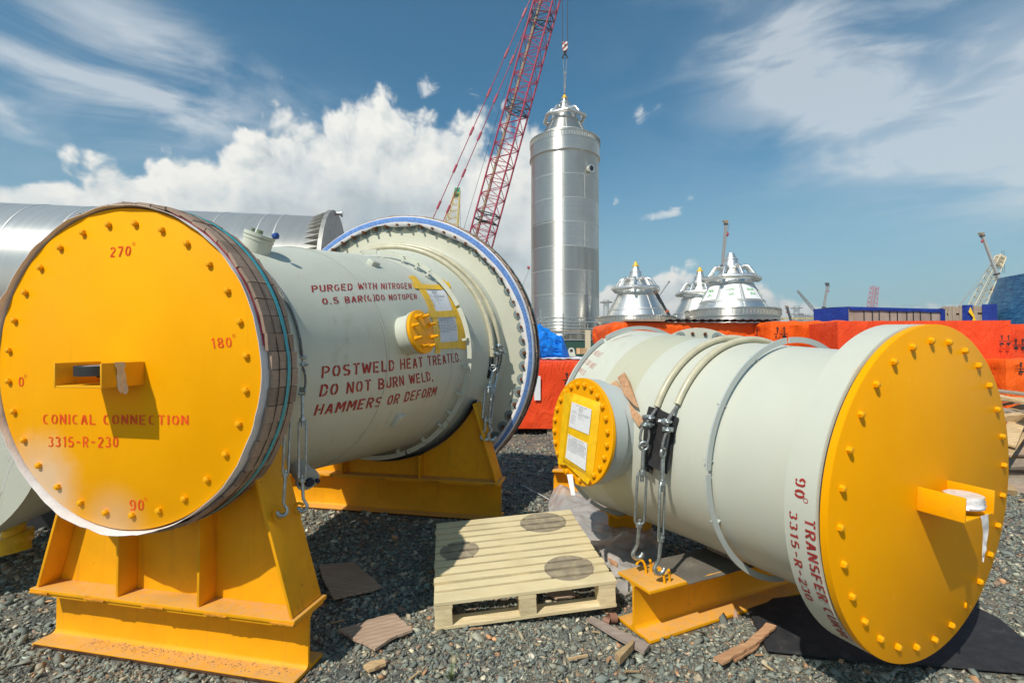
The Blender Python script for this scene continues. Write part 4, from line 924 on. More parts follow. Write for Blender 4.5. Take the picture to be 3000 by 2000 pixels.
# ------------------------------------------------------------------ pallet
def pallet():
    O=Vector((-.475,3.136,.004)); x=Vector((1.156,.154,.071)); W=x.length; x.normalize(); far=Vector((-.150,1.19,.088)); y=far-x*far.dot(x); L=y.length; y.normalize(); z=x.cross(y)
    M=frame_m(O,x,y,z)
    def onboard(px_,py_):
        d=ray(px_,py_); c0=O+z*.174; k=((c0-Vector((0,0,EYE))).dot(z))/d.dot(z); return Vector((0,0,EYE))+d*k
    st=[(.30,.94),(.93,.93),(.90,.22)]   # round stains left by drums (board space, fractions of W and L)
    T=thing('pallet',O,'cream wooden pallet with three round dark stains lying on the gravel','pallet')
    def stain(N,co,col):
        f=None; n=N.noise(co,14,4,.6)
        for (px_,py_) in ((1410,1593),(1588,1530),(1662,1662)) if 0 else ():
            pass
        for (px_,py_,r) in ((1346,1611,.150),(1591,1529,.195),(1667,1662,.172)):
            c=onboard(px_,py_); d=N.node('ShaderNodeVectorMath',{0:co,1:tuple(c)},operation='DISTANCE').outputs['Value']
            m=N.m('MULTIPLY',N.ss(d,r,r-.006),N.m('ADD',.62,N.m('MULTIPLY',N.ss(d,r-.02,r),.2))); f=m if f is None else N.m('MAXIMUM',f,m)
        f=N.m('MULTIPLY',f,N.ss(n,.2,.6,.7,1.35)); f=N.m('MINIMUM',f,.85)
        return N.mix(f,col,(.20,.165,.13))
    md=wood('pallet_deck_wood',(.86,.74,.46),(.78,.64,.37),(2,16,16),2.6,.75,stain); mp=wood('pallet_wood',(.80,.67,.41),(.62,.49,.28),(2,16,16),2.6,.75)
    rr=random.Random(2); bo=MB(); n=11; w=[rr.choice((.072,.080,.086,.090)) for _ in range(n)]; w[0]=.115; w[-1]=.098; gap=(L-sum(w))/(n-1); yy=0
    def lb(mb,x0,x1,y0,y1,z0,z1,sk=0): 
        c=M@Vector(((x0+x1)/2,(y0+y1)/2,(z0+z1)/2)); xx=(x+y*sk).normalized(); mb.obox(c,xx*((x1-x0)/2),z.cross(xx)*((y1-y0)/2),z*((z1-z0)/2))
    for k in range(n):
        dz=rr.uniform(-.002,.005); lb(bo,rr.uniform(-.006,.004),W+rr.uniform(-.004,.01),yy+.001,yy+w[k]-.001,.1525+dz,.174+dz,rr.uniform(-.004,.004)); yy+=w[k]+gap
    bo.build('deck',md,T,0,bevel=.0015)
    for xx in (0,W/2-.055,W-.115):
        mb=MB(); lb(mb,xx,xx+.115,.002,L-.002,.1295,.152); mb.build('stringer_board',mp,T,0,bevel=.0015)
    for yy in (.001,L/2-.05,L-.13):
        mb=MB(); lb(mb,.0,W,yy,yy+.11,0,.0215); mb.build('base_board',mp,T,0,bevel=.0015)
        for xx in (.002,W/2-.05,W-.112):
            mb=MB(); lb(mb,xx,xx+.108,yy+.002,yy+.118,.022,.129); mb.build('block',mp,T,0,bevel=.002)
pallet()

# ------------------------------------------------------------------ ground
def ground_mat():
    m,N,b=newmat('gravel_ground'); co=ocoord(N)
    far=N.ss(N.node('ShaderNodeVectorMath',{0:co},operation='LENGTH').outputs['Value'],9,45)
    v=N.node('ShaderNodeTexVoronoi',{'Vector':co,'Scale':26.0,'Randomness':1.0},feature='F1'); vc=N.node('ShaderNodeSeparateColor',{0:v.outputs['Color']}).outputs[0]
    cr=N.node('ShaderNodeValToRGB',{0:vc}); cr.color_ramp.interpolation='CONSTANT'; e=cr.color_ramp.elements
    e[0].position=0;e[0].color=(.095,.115,.115,1);e[1].position=.35;e[1].color=(.15,.165,.15,1)
    for p,c in ((.6,(.06,.07,.075,1)),(.75,(.23,.20,.15,1)),(.88,(.26,.25,.22,1)),(.95,(.24,.14,.08,1))): q=e.new(p); q.color=c
    n=N.noise(co,3,6,.6); n2=N.noise(co,90,3,.6)
    col=N.mix(N.ss(v.outputs['Distance'],.25,.75,0,.55),cr.outputs[0],(.05,.045,.04))
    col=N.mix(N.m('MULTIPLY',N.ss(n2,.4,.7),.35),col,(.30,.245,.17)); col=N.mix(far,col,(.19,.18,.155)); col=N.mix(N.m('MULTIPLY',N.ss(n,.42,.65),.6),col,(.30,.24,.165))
    N.put(b,'Base Color',col); b.inputs['Roughness'].default_value=.9; b.inputs['Specular IOR Level'].default_value=.2
    h=N.m('ADD',N.m('MULTIPLY',v.outputs['Distance'],-.8),N.m('MULTIPLY',n2,.35)); N.put(b,'Normal',N.node('ShaderNodeBump',{'Strength':.9,'Distance':.02,'Height':h}).outputs[0]); return m
mb=MB(); mb.add([(-900,-60,0),(900,-60,0),(900,2500,0),(-900,2500,0)],[(0,1,2,3)]); tag(mb.build('ground',ground_mat(),smooth=0),kind='structure')

def inpoly(X,Y,poly):
    r=np.zeros(len(X),bool); n=len(poly)
    for i in range(n):
        x0,y0=poly[i];x1,y1=poly[(i+1)%n]; c=((y0>Y)!=(y1>Y)); r^=c&(X<(x1-x0)*(Y-y0)/((y1-y0) if y1!=y0 else 1e-9)+x0)
    return r
def foot(F,l0,l1,t0,t1,g=.012): return [tuple(wpt(F,l,t,0))[:2] for l,t in ((l0-g,t0-g),(l1+g,t0-g),(l1+g,t1+g),(l0-g,t1+g))]
MATPX=[(2180,1769),(2248,1917),(2480,1940),(2760,1962),(3080,1990),(3200,1960),(3010,1890),(2925,1820),(2760,1735),(2450,1745)]
MAT=[gp(*p) for p in MATPX]
EXCL=[foot(FL,-.862,.862,.214,.484),foot(FL,-1.31,1.31,2.86,3.13),foot(FR,-.912,.912,1.004,1.305),foot(FR,-.24,.24,2.16,2.42),foot(FL,1.72,3.1,3.93,4.2),[tuple(p)[:2] for p in MAT]]
def gravel():
    r=np.random.default_rng(11)
    protos=[]
    for k in range(26):      # crushed angular stones: convex hulls of a few points
        m=r.integers(9,14); p=r.normal(size=(m,3)); p/=np.linalg.norm(p,axis=1)[:,None]; p*=r.uniform(.75,1.1,(m,1)); p*=np.array([1.15,r.uniform(.55,.95),r.uniform(.40,.75)])
        bm=bmesh.new(); [bm.verts.new(q) for q in p]; h=bmesh.ops.convex_hull(bm,input=bm.verts); bmesh.ops.delete(bm,geom=[v for v in bm.verts if not v.link_faces],context='VERTS'); bmesh.ops.triangulate(bm,faces=bm.faces); bmesh.ops.recalc_face_normals(bm,faces=bm.faces); bm.verts.index_update()
        protos.append((np.array([v.co[:] for v in bm.verts]),np.array([[v.index for v in f.verts] for f in bm.faces]))); bm.free()
    pal=np.array([(.085,.112,.115),(.115,.14,.137),(.15,.17,.155),(.19,.205,.18),(.055,.066,.07),(.27,.245,.19),(.33,.29,.22),(.30,.165,.085),(.42,.40,.35),(.20,.13,.10)]); pw=np.array([.25,.20,.17,.10,.12,.06,.035,.025,.015,.025]); pw/=pw.sum()
    XS=[];YS=[];SS=[]
    for y0,y1,dens,sm in ((2.15,3.2,3600,.0108),(3.2,4.3,2500,.0120),(4.3,6.0,1250,.0150),(6.0,9.0,380,.020),(9.0,13,100,.025),(2.15,3.4,5200,.0056),(3.4,4.8,2000,.0068)):
        xm=y1*1.06; n=int(dens*2*xm*(y1-y0)); x=r.uniform(-xm,xm,n); y=r.uniform(y0,y1,n); keep=np.abs(x)<y*1.06; XS.append(x[keep]);YS.append(y[keep]);SS.append(sm*np.exp(r.normal(0,.52,keep.sum())))
    X=np.concatenate(XS);Y=np.concatenate(YS);s=np.clip(np.concatenate(SS),.005,.048)
    # few stones where nothing of the ground can be seen; skip what lies under steel, mat and end covers
    bad=np.zeros(len(X),bool)
    for p in EXCL: bad|=inpoly(X,Y,p)
    # thinner cover where sandy fines show
    fin=np.array([mn.noise(Vector((a_*1.3,b_*1.3,.0)))+.5*mn.noise(Vector((a_*3.7,b_*3.7,5.0))) for a_,b_ in zip(X,Y)]); bad|=(fin>.28)&(r.uniform(size=len(X))<.55)&(s<.03)
    X,Y,s=X[~bad],Y[~bad],s[~bad]; zadd=np.zeros(len(X))
    gx=[];gl=random.Random(17)     # grit lying on the front saddle's lower flange
    for _ in range(420): p=wpt(FL,gl.uniform(-.55,.80),.235+.09*gl.random()**.6,0); gx.append((p.x,p.y))
    gx=np.array(gx); X=np.concatenate([X,gx[:,0]]);Y=np.concatenate([Y,gx[:,1]]); s=np.concatenate([s,r.uniform(.0018,.0042,len(gx))]); zadd=np.concatenate([zadd,np.full(len(gx),.027)])
    n=len(X)
    ids=r.integers(0,26,n); cidx=r.choice(len(pal),n,p=pw); colr=pal[cidx]*np.array([1.85,1.74,1.52])*np.exp(r.normal(0,.25,(n,1)))
    a=r.uniform(0,2*PI,n); tilt=r.normal(0,.42,n); ta=r.uniform(0,2*PI,n); z0=np.minimum(s*r.uniform(-.05,.5,n),.012)+zadd
    VL=[];FLs=[];CL=[];off=0
    for k,(pv,pf) in enumerate(protos):
        q=np.where(ids==k)[0]; m=len(q)
        P=pv[None]*s[q,None,None]; ca,sa=np.cos(a[q])[:,None],np.sin(a[q])[:,None]; x=P[:,:,0]*ca-P[:,:,1]*sa; y=P[:,:,0]*sa+P[:,:,1]*ca
        z=P[:,:,2]+x*(tilt[q]*np.cos(ta[q]))[:,None]+y*(tilt[q]*np.sin(ta[q]))[:,None]
        VL.append(np.stack([x+X[q,None],y+Y[q,None],z+z0[q,None]],2).reshape(-1,3)); nv=len(pv); FLs.append((pf[None]+(off+np.arange(m)*nv)[:,None,None]).reshape(-1,3)); off+=m*nv; CL.append(np.repeat(colr[q],len(pf),0))
    Vs=np.concatenate(VL); Fs=np.concatenate(FLs); CL=np.concatenate(CL)
    me=bpy.data.meshes.new('gravel'); me.vertices.add(len(Vs)); me.vertices.foreach_set('co',Vs.reshape(-1)); k=len(Fs)
    me.loops.add(k*3); me.loops.foreach_set('vertex_index',Fs.reshape(-1)); me.polygons.add(k); me.polygons.foreach_set('loop_start',np.arange(0,k*3,3)); me.polygons.foreach_set('loop_total',np.full(k,3))
    me.update(calc_edges=True)
    at_=me.attributes.new('tint','FLOAT_COLOR','FACE'); c4=np.concatenate([CL,np.ones((k,1))],1); at_.data.foreach_set('color',c4.reshape(-1).astype(np.float32))
    m,N,b=newmat('gravel_stone'); t=N.node('ShaderNodeAttribute',attribute_name='tint').outputs['Color']; co=ocoord(N); nn=N.noise(co,120,4,.65); n3=N.noise(co,35,3,.5)
    N.put(b,'Base Color',N.mix(N.m('MULTIPLY',N.ss(n3,.45,.7),.4),N.mix(N.ss(nn,.3,.7,0,.5),t,(.22,.21,.18)),(.20,.165,.115))); b.inputs['Roughness'].default_value=.85; b.inputs['Specular IOR Level'].default_value=.3
    N.put(b,'Normal',N.node('ShaderNodeBump',{'Strength':.5,'Distance':.004,'Height':nn}).outputs[0]); me.materials.append(m)
    o=bpy.data.objects.new('gravel',me); COL.objects.link(o); tag(o,'crushed blue-grey and tan gravel covering the yard','gravel',kind='stuff')
gravel()

# ------------------------------------------------------------------ mat under the right vessel
def mat_():
    m=paint('black_conveyor_mat',(.030,.031,.034),.75,.25,(.22,.19,.13),.5,14,.25,160)
    top=[p+UPV*(.026+.004*math.sin(i*2.2)) for i,p in enumerate(MAT)]
    mb=MB(); mb.prism([p-UPV*.012 for p in top],UPV*.012); tag(mb.build('rubber_mat',m,smooth=0,bevel=.003),'large black mat on the gravel under the orange-yellow end cover','mat')
mat_()
# ------------------------------------------------------------------ timber scraps and litter on the gravel
def scrap(name,pix,label,mat,z=.03,thk=.012,cat='timber scrap',tilt=0,group=None,rough=.0):
    ps=[gp(*p,z) for p in pix]; rr=random.Random(int(pix[0][0]*7))
    c=sum(ps,Vector())/len(ps); ps=[p+UPV*tilt*(p-c).dot(Vector((.3,1,0))) for p in ps]
    q=[]
    for i,p in enumerate(ps):
        nx=ps[(i+1)%len(ps)]; q.append(p)
        if rough:
            k=max(2,int((nx-p).length/.03)); nn=Vector((-(nx-p).y,(nx-p).x,0)).normalized()
            for j in range(1,k): q.append(p+(nx-p)*(j/k)+nn*rr.uniform(-rough,rough))
    mb=MB(); mb.prism(q,UPV*thk); return tag(mb.build(name,mat,smooth=0),label,cat,group)
z4=lambda *p:Z(1.96,800,1200,*p); zl=lambda *p:Z(3.6185,1650,1750,*p)
scrap('plywood_scrap',z4((262,900),(465,882),(622,1022),(560,1045),(345,1090),(285,975)),'weathered plywood scrap in shade beside the front saddle',m_scrap,.028,.014,rough=.004)
scrap('plywood_scrap',z4((370,1275),(690,1175),(800,1275),(715,1305),(640,1350),(585,1385)),'torn plywood scrap half in sunlight in front of the pallet',wood('torn_ply',(.66,.48,.35),(.50,.345,.24),(2,14,14),2.2,.8,ribs=(7.5,-28)),.030,.016,rough=.006)
scrap('wood_chip',z4((518,1482),(560,1455),(642,1440),(648,1468),(548,1508)),'yellow wood chip on gravel at the bottom centre left',m_pine,.03,.016,rough=.004)
scrap('loose_board',zl((255,250),(312,225),(600,370),(918,522),(858,602),(560,440)),'long grey board lying beside the near end of the I-beam',wood('grey_board',(.33,.27,.23),(.235,.185,.155),(3,14,14),2.5,.85),.032,.018)
scrap('wood_block',zl((552,655),(750,508),(742,560),(600,716)),'short yellow wood block lying at the end of the grey board',m_pine,.035,.04)
scrap('wood_chip',zl((45,655),(255,615),(262,628),(60,668)),'thin yellow stick on the gravel below the pallet',m_pine,.03,.012)
scrap('loose_board',zl((1592,652),(1770,560),(1930,500),(2150,285),(2262,318),(2130,440),(2010,530),(1690,716)),'split reddish board on the gravel beside the black mat',m_ply,.042,.014,rough=.004)
scrap('loose_board',zl((1785,650),(1990,540),(2100,470),(2060,540),(1830,690)),'splinter half under the split reddish board',m_ply,.028,.010,rough=.004)
for (a,b,r,lab) in (((486,215),(560,212),.030,'larger brown pipe offcut at the tip of the I-beam flange'),((430,235),(500,262),.024,'smaller brown pipe offcut at the tip of the I-beam flange')):
    p,q=gp(*zl(a)[0],r+.015),gp(*zl(b)[0],r+.012); mb=MB(); d=(q-p).normalized(); mb.lathe(p,d,basis(d)[1],[(0,r),((q-p).length,r*1.02),((q-p).length,r*.86),(0,r*.84)],20,ring=True); tag(mb.build('pipe_offcut',plain('brown_pipe',(.24,.115,.07),.6),smooth=40),lab,'pipe offcut')
for i,pz in enumerate((((925,1220),(1000,1225),(1090,1330),(1085,1390),(985,1310)),((995,1370),(1130,1380),(1140,1405),(1040,1420)))):
    scrap('broken_board',Z(5.226,1600,1400,*pz),('reddish broken board at the right edge of the pallet','pale chip of wood in front of the reddish broken board')[i],m_ply,(.06,.03)[i],.02,rough=.003)
scrap('broken_board',Z(5.226,1600,1400,(985,1190),(1130,1090),(1215,1150),(1080,1250)),'dark brown board under the plastic sheet',m_scrap,.03,.02)
for i,pz in enumerate((((1570,1065),(1700,1030),(1745,1070),(1650,1100)),((1500,1035),(1640,1035),(1600,1060)))):
    scrap('broken_board',z4(*pz),('broken board lying under the pallet, seen through its right opening','thin splinter under the pallet beside the middle block')[i],m_scrap,.03,.015)
rr=random.Random(21)
for i in range(46):
    x,y=rr.uniform(-1.2,2.6),rr.uniform(2.35,4.3)
    if any(inpoly(np.array([x]),np.array([y]),p)[0] for p in EXCL): continue
    a=rr.uniform(0,PI); l=rr.uniform(.012,.045); w=rr.uniform(.003,.010); mb=MB(); c=Vector((x,y,rr.uniform(.018,.028))); d=Vector((math.cos(a),math.sin(a),rr.uniform(-.2,.2))); s=Vector((-math.sin(a),math.cos(a),0))
    mb.obox(c,d*l,s*w,UPV*.003); tag(mb.build('wood_sliver',(m_pine,m_ply,m_pine)[i%3],smooth=0),'tiny wood sliver scattered on the gravel','wood sliver','wood slivers on the gravel')
# weed
def weed():
    rr=random.Random(4); T=MB(); b=gp(1322,1996)
    for i in range(16):
        a=rr.uniform(0,2*PI); l=rr.uniform(.05,.16) if i else .19; lean_=rr.uniform(.2,1.0) if i else .1; w=rr.uniform(.0018,.004); L=[];Q=[]
        for k in range(7):
            s=k/6; p=b+Vector((math.cos(a)*l*lean_*s**1.4,math.sin(a)*l*lean_*s**1.4,l*s*(1-.35*lean_*s))); d=Vector((-math.sin(a),math.cos(a),0))*w*(1-s**2+.05); L.append(p-d);Q.append(p+d)
        T.grid([L,Q])
    tag(T.build('weed',plain('weed_green',(.09,.13,.03),.6,vscale=40,var=.4),smooth=60,recalc=False),'thin green weed sprouting from the gravel at the bottom edge','plant')
weed()
# ------------------------------------------------------------------ crumpled plastic sheet
def plastic():
    rows=[[gp(1622,1432,.12),gp(1646,1418,.24),gp(1668,1428,.16),gp(1705,1448,.08)],
      [gp(1606,1482,.08),gp(1655,1478,.20),gp(1725,1465,.20),gp(1785,1478,.06)],
      [gp(1625,1540,.08),gp(1690,1525,.20),gp(1765,1495,.22),gp(1850,1490,.10)],
      [gp(1700,1580,.16),gp(1775,1570,.22),gp(1815,1530,.14),gp(1868,1512,.05)],
      [gp(1750,1600,.10),gp(1795,1585,.20),gp(1832,1560,.24),gp(1890,1550,.04)],
      [gp(1770,1640,.06),gp(1800,1600,.13),gp(1860,1590,.09),gp(1920,1556,.12)],
      [gp(1800,1690,.03),gp(1850,1680,.05),gp(1900,1660,.04),gp(1935,1630,.03)]]
    nu,nv=44,80; P=[]
    def cr(p,t):
        n=len(p)-1; x=t*n; i=min(int(x),n-1); f=x-i; a,b,c,d=p[max(i-1,0)],p[i],p[i+1],p[min(i+2,n)]
        return .5*((2*b)+(c-a)*f+(2*a-5*b+4*c-d)*f*f+(3*b-a-3*c+d)*f**3)
    for i in range(nv+1):
        row4=[cr([r[k] for r in rows],i/nv) for k in range(4)]
        row=[]
        for j in range(nu+1):
            p=cr(row4,j/nu); q=p*6; f=abs(mn.noise(q))*.06+abs(mn.noise(q*2.3+Vector((3,1,2))))*.030+mn.noise(q*5)*.008
            p=p+Vector((.25,-.55,.8))*(f-.02); p.z=max(p.z,.026); row.append(p)
        P.append(row)
    m,N,b=newmat('milky_plastic'); N.put(b,'Base Color',(.78,.74,.71)); b.inputs['Roughness'].default_value=.22; b.inputs['Specular IOR Level'].default_value=.6
    tr=N.node('ShaderNodeBsdfTransparent'); tl=N.node('ShaderNodeBsdfTranslucent',{'Color':(.75,.72,.68)}); mx=N.node('ShaderNodeMixShader',{0:.45}); mx2=N.node('ShaderNodeMixShader',{0:.18})
    N.l.new(b.outputs[0],mx.inputs[1]); N.l.new(tl.outputs[0],mx.inputs[2]); N.l.new(mx.outputs[0],mx2.inputs[1]); N.l.new(tr.outputs[0],mx2.inputs[2]); N.l.new(mx2.outputs[0],N.n['Material Output'].inputs[0])
    mb=MB(); mb.grid(P); tag(mb.build('plastic_sheet',m,smooth=70,recalc=False),'crumpled milky plastic sheet between the pallet and the right vessel','plastic sheet')
    mb=MB(); Q=[[gp(1800+10*j,1700+9*i,.03)+UPV*(.05*abs(mn.noise(Vector((i*.7,j*.7,3))))) for j in range(5)] for i in range(6)]; mb.grid(Q); tag(mb.build('plastic_sheet',m,smooth=70,recalc=False),'small clear plastic scrap at the tip of the I-beam','plastic sheet')
plastic()
tag((lambda mb:(mb.tube([gp(1531,1420,.03),gp(1570,1441,.035),gp(1608,1462,.03)],.004,5),mb)[1])(MB()).build('stray_cable',m_white),'thin white strip lying on the shaded gravel behind the pallet','strip')

# ------------------------------------------------------------------ tarpaulin-wrapped crates
def tarpmat(name,c,c2):
    m,N,b=newmat(name); co=ocoord(N); n=N.noise(co,1.2,5,.6); n2=N.noise(N.vmap(co,(3,3,.6)),2.0,5,.6)
    N.put(b,'Base Color',N.mix(N.ss(N.m('ADD',N.m('MULTIPLY',n,.5),N.m('MULTIPLY',n2,.5)),.35,.65),c,c2)); b.inputs['Roughness'].default_value=.45; b.inputs['Specular IOR Level'].default_value=.16
    rid=N.m('ABSOLUTE',N.m('SUBTRACT',N.noise(N.vmap(co,(2.5,2.5,1.2)),1.3,5,.62,1.2),.5)); N.put(b,'Normal',N.node('ShaderNodeBump',{'Strength':.6,'Distance':.12,'Height':rid}).outputs[0]); return m
m_or=tarpmat('orange_tarp',(.90,.13,.010),(.85,.105,.008)); m_orr=tarpmat('red_orange_tarp',(.85,.085,.020),(.80,.065,.016)); m_bl=tarpmat('dark_blue_tarp',(.022,.050,.30),(.016,.036,.22)); m_blb=tarpmat('bright_blue_tarp',(.010,.24,.80),(.008,.17,.64))
def tarpbox(T,o,ex,ey,h,z0,mat,name='tarp_cover',wr=.02,res=.09,lip=.12,creases=True,seed=0):
    """o: near-left bottom corner, ex: width vector, ey: depth vector"""
    o,ex,ey=map(Vector,(o,ex,ey)); o=o+UPV*z0; ez=UPV*h; mb=MB()
    def face(a,u,v,nrm,sag=True):
        nu=max(2,int(u.length/res)); nv=max(2,int(v.length/res)); rows=[]
        for i in range(nv+1):
            row=[]
            for j in range(nu+1):
                s,t=j/nu,i/nv; p=a+u*s+v*t; ed=min(1,min(s,1-s)*u.length/.12,min(t,1-t)*v.length/.12)
                q=p*2.2+Vector((seed,seed*2,0)); d=wr*(.9*abs(mn.noise(q))+.5*mn.noise(q*2.7))
                if creases and abs(nrm.z)<.5:    # folds radiating from the top corners
                    for sx in (s*u.length,(1-s)*u.length):
                        dx,dy=sx,(1-t)*v.length; r=math.hypot(dx,dy); an=math.atan2(dx,dy+1e-6); d+=wr*1.1*math.exp(-r/1.1)*max(0,math.sin(an*13+seed))*min(1,r/.15)
                    d+=wr*.8*math.exp(-((1-t)*v.length/lip)**2)
                row.append(p+nrm*d*ed)
            rows.append(row)
        mb.grid(rows)
    xn=ex.normalized();yn=ey.normalized()
    face(o,ex,ez,-yn); face(o+ex,ey,ez,xn); face(o+ex+ey,-ex,ez,yn); face(o+ey,-ey,ez,-xn); face(o+ez,ex,ey,UPV,False)
    return mb.build(name,mat,T,50)
def marks(T,o,x,s,mat=None):
    """handling marks: two arrows over a bar, umbrella and glass"""
    o=Vector(o);x=Vector(x).normalized(); n=x.cross(UPV)   # n points to the viewer when x runs to the right
    q=lambda u,v:o+x*u*s+UPV*v*s+n*.0
    mb=MB()
    for c in (.25,.75):
        mb.add([q(c-.045,.62),q(c+.045,.62),q(c+.045,.86),q(c-.045,.86)],[(0,1,2,3)]); mb.add([q(c-.12,.88),q(c+.12,.88),q(c,1.08)],[(0,1,2)])
    mb.add([q(0,.5),q(1,.5),q(1,.56),q(0,.56)],[(0,1,2,3)])
    c=.25; mb.add([q(c+.18*math.cos(R(a)),.25+.18*math.sin(R(a))) for a in range(0,181,20)],[tuple(range(10))]); mb.add([q(c-.02,.02),q(c+.02,.02),q(c+.02,.24),q(c-.02,.24)],[(0,1,2,3)])
    c=.75; mb.add([q(c-.16,.43),q(c+.16,.43),q(c+.12,.28),q(c+.04,.2),q(c-.04,.2),q(c-.12,.28)],[tuple(range(6))]); mb.add([q(c-.02,.06),q(c+.02,.06),q(c+.02,.19),q(c-.02,.19)],[(0,1,2,3)]); mb.add([q(c-.12,.02),q(c+.12,.02),q(c+.12,.05),q(c-.12,.05)],[(0,1,2,3)])
    return mb.build('handling_mark',m_blk,T,0,recalc=False)
def crate(label,o,ex,ey,h,z0,mat,mk=(),paper=(),skid=True,seed=0,wr=.03,res=.08,group='orange wrapped crates'):
    o=Vector((o[0],o[1],0)); ex=Vector(ex);ey=Vector(ey); T=thing('wrapped_crate',o+(ex+ey)/2,label,'crate',group); tarpbox(T,o,ex,ey,h,z0,mat,seed=seed,wr=wr,res=res)
    yn=ey.normalized(); xn=ex.normalized()
    if skid:
        for k in range(3): mb=MB(); mb.obox(o+ex*(.1+.4*k)+ey/2+UPV*(z0/2-.003),xn*.07,ey*.49,UPV*(z0/2-.003)); mb.build('skid',m_pine2,T,0)
    for (px_,py_,s) in mk:   # pixel of the mark's lower left corner on the near face
        d=ray(px_,py_); k=((o-yn*(.008+wr*.9)-Vector((0,0,EYE))).dot(yn))/d.dot(yn); marks(T,Vector((0,0,EYE))+d*k,xn,s)
    for (px_,py_,w,hh) in paper:
        d=ray(px_,py_); k=((o-yn*(.022+wr*1.5)-Vector((0,0,EYE))).dot(yn))/d.dot(yn); p=Vector((0,0,EYE))+d*k; mb=MB(); mb.add([p,p+xn*w,p+xn*w+UPV*hh,p+UPV*hh],[(0,1,2,3)]); mb.build('label_sheet',m_white,T,0,recalc=False)
    return T
crate('low orange-red crate between the two grey vessels',(-1.15,10.45),(3.9,-.10,0),(.1,5.2,0),1.385,.14,m_orr,mk=((1650,1135,.30),),paper=((1565,1172,.13,.50),),seed=1)
crate('orange crate at the left of the back row, below the aluminium domes',(2.62,13.0),(4.55,.35,0),(-.1,2.6,0),.50,1.99,m_or,mk=((2210,999,.30),),seed=2,skid=False,wr=.06)
crate('orange crate carrying the left crate of the back row',(2.72,13.05),(4.35,.33,0),(-.1,2.5,0),1.80,.14,m_or,seed=3)
crate('orange crate in the middle of the back row with a white paper on it',(6.45,12.5),(3.2,.05,0),(0,2.6,0),.62,1.86,m_or,mk=((2268,999,.34),(2490,992,.30)),paper=((2376,1000,.22,.22),),seed=8,skid=False,wr=.065)
crate('orange crate carrying the middle crate of the back row',(6.5,12.55),(3.1,.05,0),(0,2.5,0),1.66,.14,m_or,seed=9)
crate('big smooth red-orange crate right of the orange-yellow cover',(7.05,10.85),(3.47,-.28,0),(.15,1.3,0),2.27,.12,m_orr,mk=((2926,1019,.26),),seed=4,wr=.012)
crate('red-orange crate cut by the right picture edge, behind the big one',(10.9,11.6),(3.2,-.2,0),(.1,2,0),2.24,.12,m_orr,mk=((2967,1031,.30),),seed=5)
crate('low crumpled orange crate at the right picture edge',(9.40,9.55),(2.6,-.3,0),(.1,1.0,0),1.45,.12,m_or,mk=((2981,1102,.26),),seed=6,wr=.05)
tag(MB().bar((6.3,12.30,1.965),(9.3,12.35,1.985),.07,.045).build('timber_batten',m_pine,smooth=0),'pale timber batten on the lower row of orange crates','batten')
# corrugated sheets and boards on the left back crate
mb=MB(); P=[[Vector((3.85+.035*j,13.0+.3*i,2.565+.016*math.sin(j*1.05))) for j in range(93)] for i in range(4)]; mb.sheet(P,.004,lambda i,j:UPV); tag(mb.build('corrugated_sheet',plain('dark_corrugated',(.10,.09,.075),.6,.3),smooth=60),'corrugated metal sheet lying on the left orange back crate','metal sheet')
tag(MB().obox((3.45,13.4,2.54),(.5,.03,.0),(0,.5,0),(0,0,.028)).build('board_stack',m_pine2,smooth=0,bevel=.004),'pale board beside the corrugated sheet on the left back crate','board')

# blue bundle, white wrap and wood bits on the low crate
def bundle():
    mb=MB(); T=thing('tarp_bundle',(-1.2,14.5,1.55),'bright blue tarpaulin bundle tied with cord on the low orange-red crate','tarp bundle')
    x0,x1=-2.6,1.55; nv,nu=90,56; P=[]
    Y=13.6
    for i in range(nv+1):
        s=i/nv; x=x0+(x1-x0)*s; r=.86 if s<.55 else .86-(s-.55)*1.0; 
        if .74<s<.95: r=max(r,.40)
        if s>.95: r=.40*(1-(s-.95)/.05)+.05
        row=[]
        for j in range(nu):
            a=2*PI*j/nu; q=Vector((x*1.6,math.cos(a)*1.5,math.sin(a)*1.5)); rr_=r*(1+.16*mn.noise(q)-.22*abs(mn.noise(q*2.6))-.16*abs(mn.noise(q*5))-.06*abs(mn.noise(q*11))+.05*math.sin(x*9)); row.append(Vector((x,Y+math.cos(a)*rr_,1.56+max(0,.55*r+math.sin(a)*rr_*.95))))
        P.append(row)
    mb.grid(P,True); mb.build('tarp',m_blb,T,18)
    mb=MB()
    for k in range(9):
        a0=R(200-20*k); mb.tube([P[min(nv,int((k*9+t*28))%nv)][int((12+t*20+k*4))%nu]+Vector((0,-.015,.01)) for t in np.linspace(0,1,9)],.008,5)
    mb.build('cord',m_cloth,T,50)
bundle()
mb=MB(); P=[[Vector((.75+.12*j,12.0+.5*i,1.56+.07*abs(mn.noise(Vector((j*.5,i*.6,1)))))) for j in range(16)] for i in range(6)]; mb.sheet(P,.004,lambda i,j:UPV); tag(mb.build('white_wrap',m_white,smooth=60),'crumpled white plastic wrap on the low orange-red crate','plastic wrap')
def lug(): 
    T=MB(); c=at(1674,1030,14.2); T.prism([c+Vector((.09*math.cos(R(a)),0,.09*math.sin(R(a))+.03)) for a in range(0,181,20)]+[c+Vector((-.12,0,-.13)),c+Vector((.12,0,-.13))],(0,.05,0)); o=T.build('lifting_lug',m_grey,smooth=40); mb=MB(); mb.lathe(c+Vector((0,-.004,.03)),(0,1,0),(1,0,0),[(0,.045),(.003,.045)],20,cap0=True,cap1=True); mb.build('eye_hole',m_blk,o,0); tag(o,'cream lifting lug standing on the low orange-red crate','lifting lug')
lug()
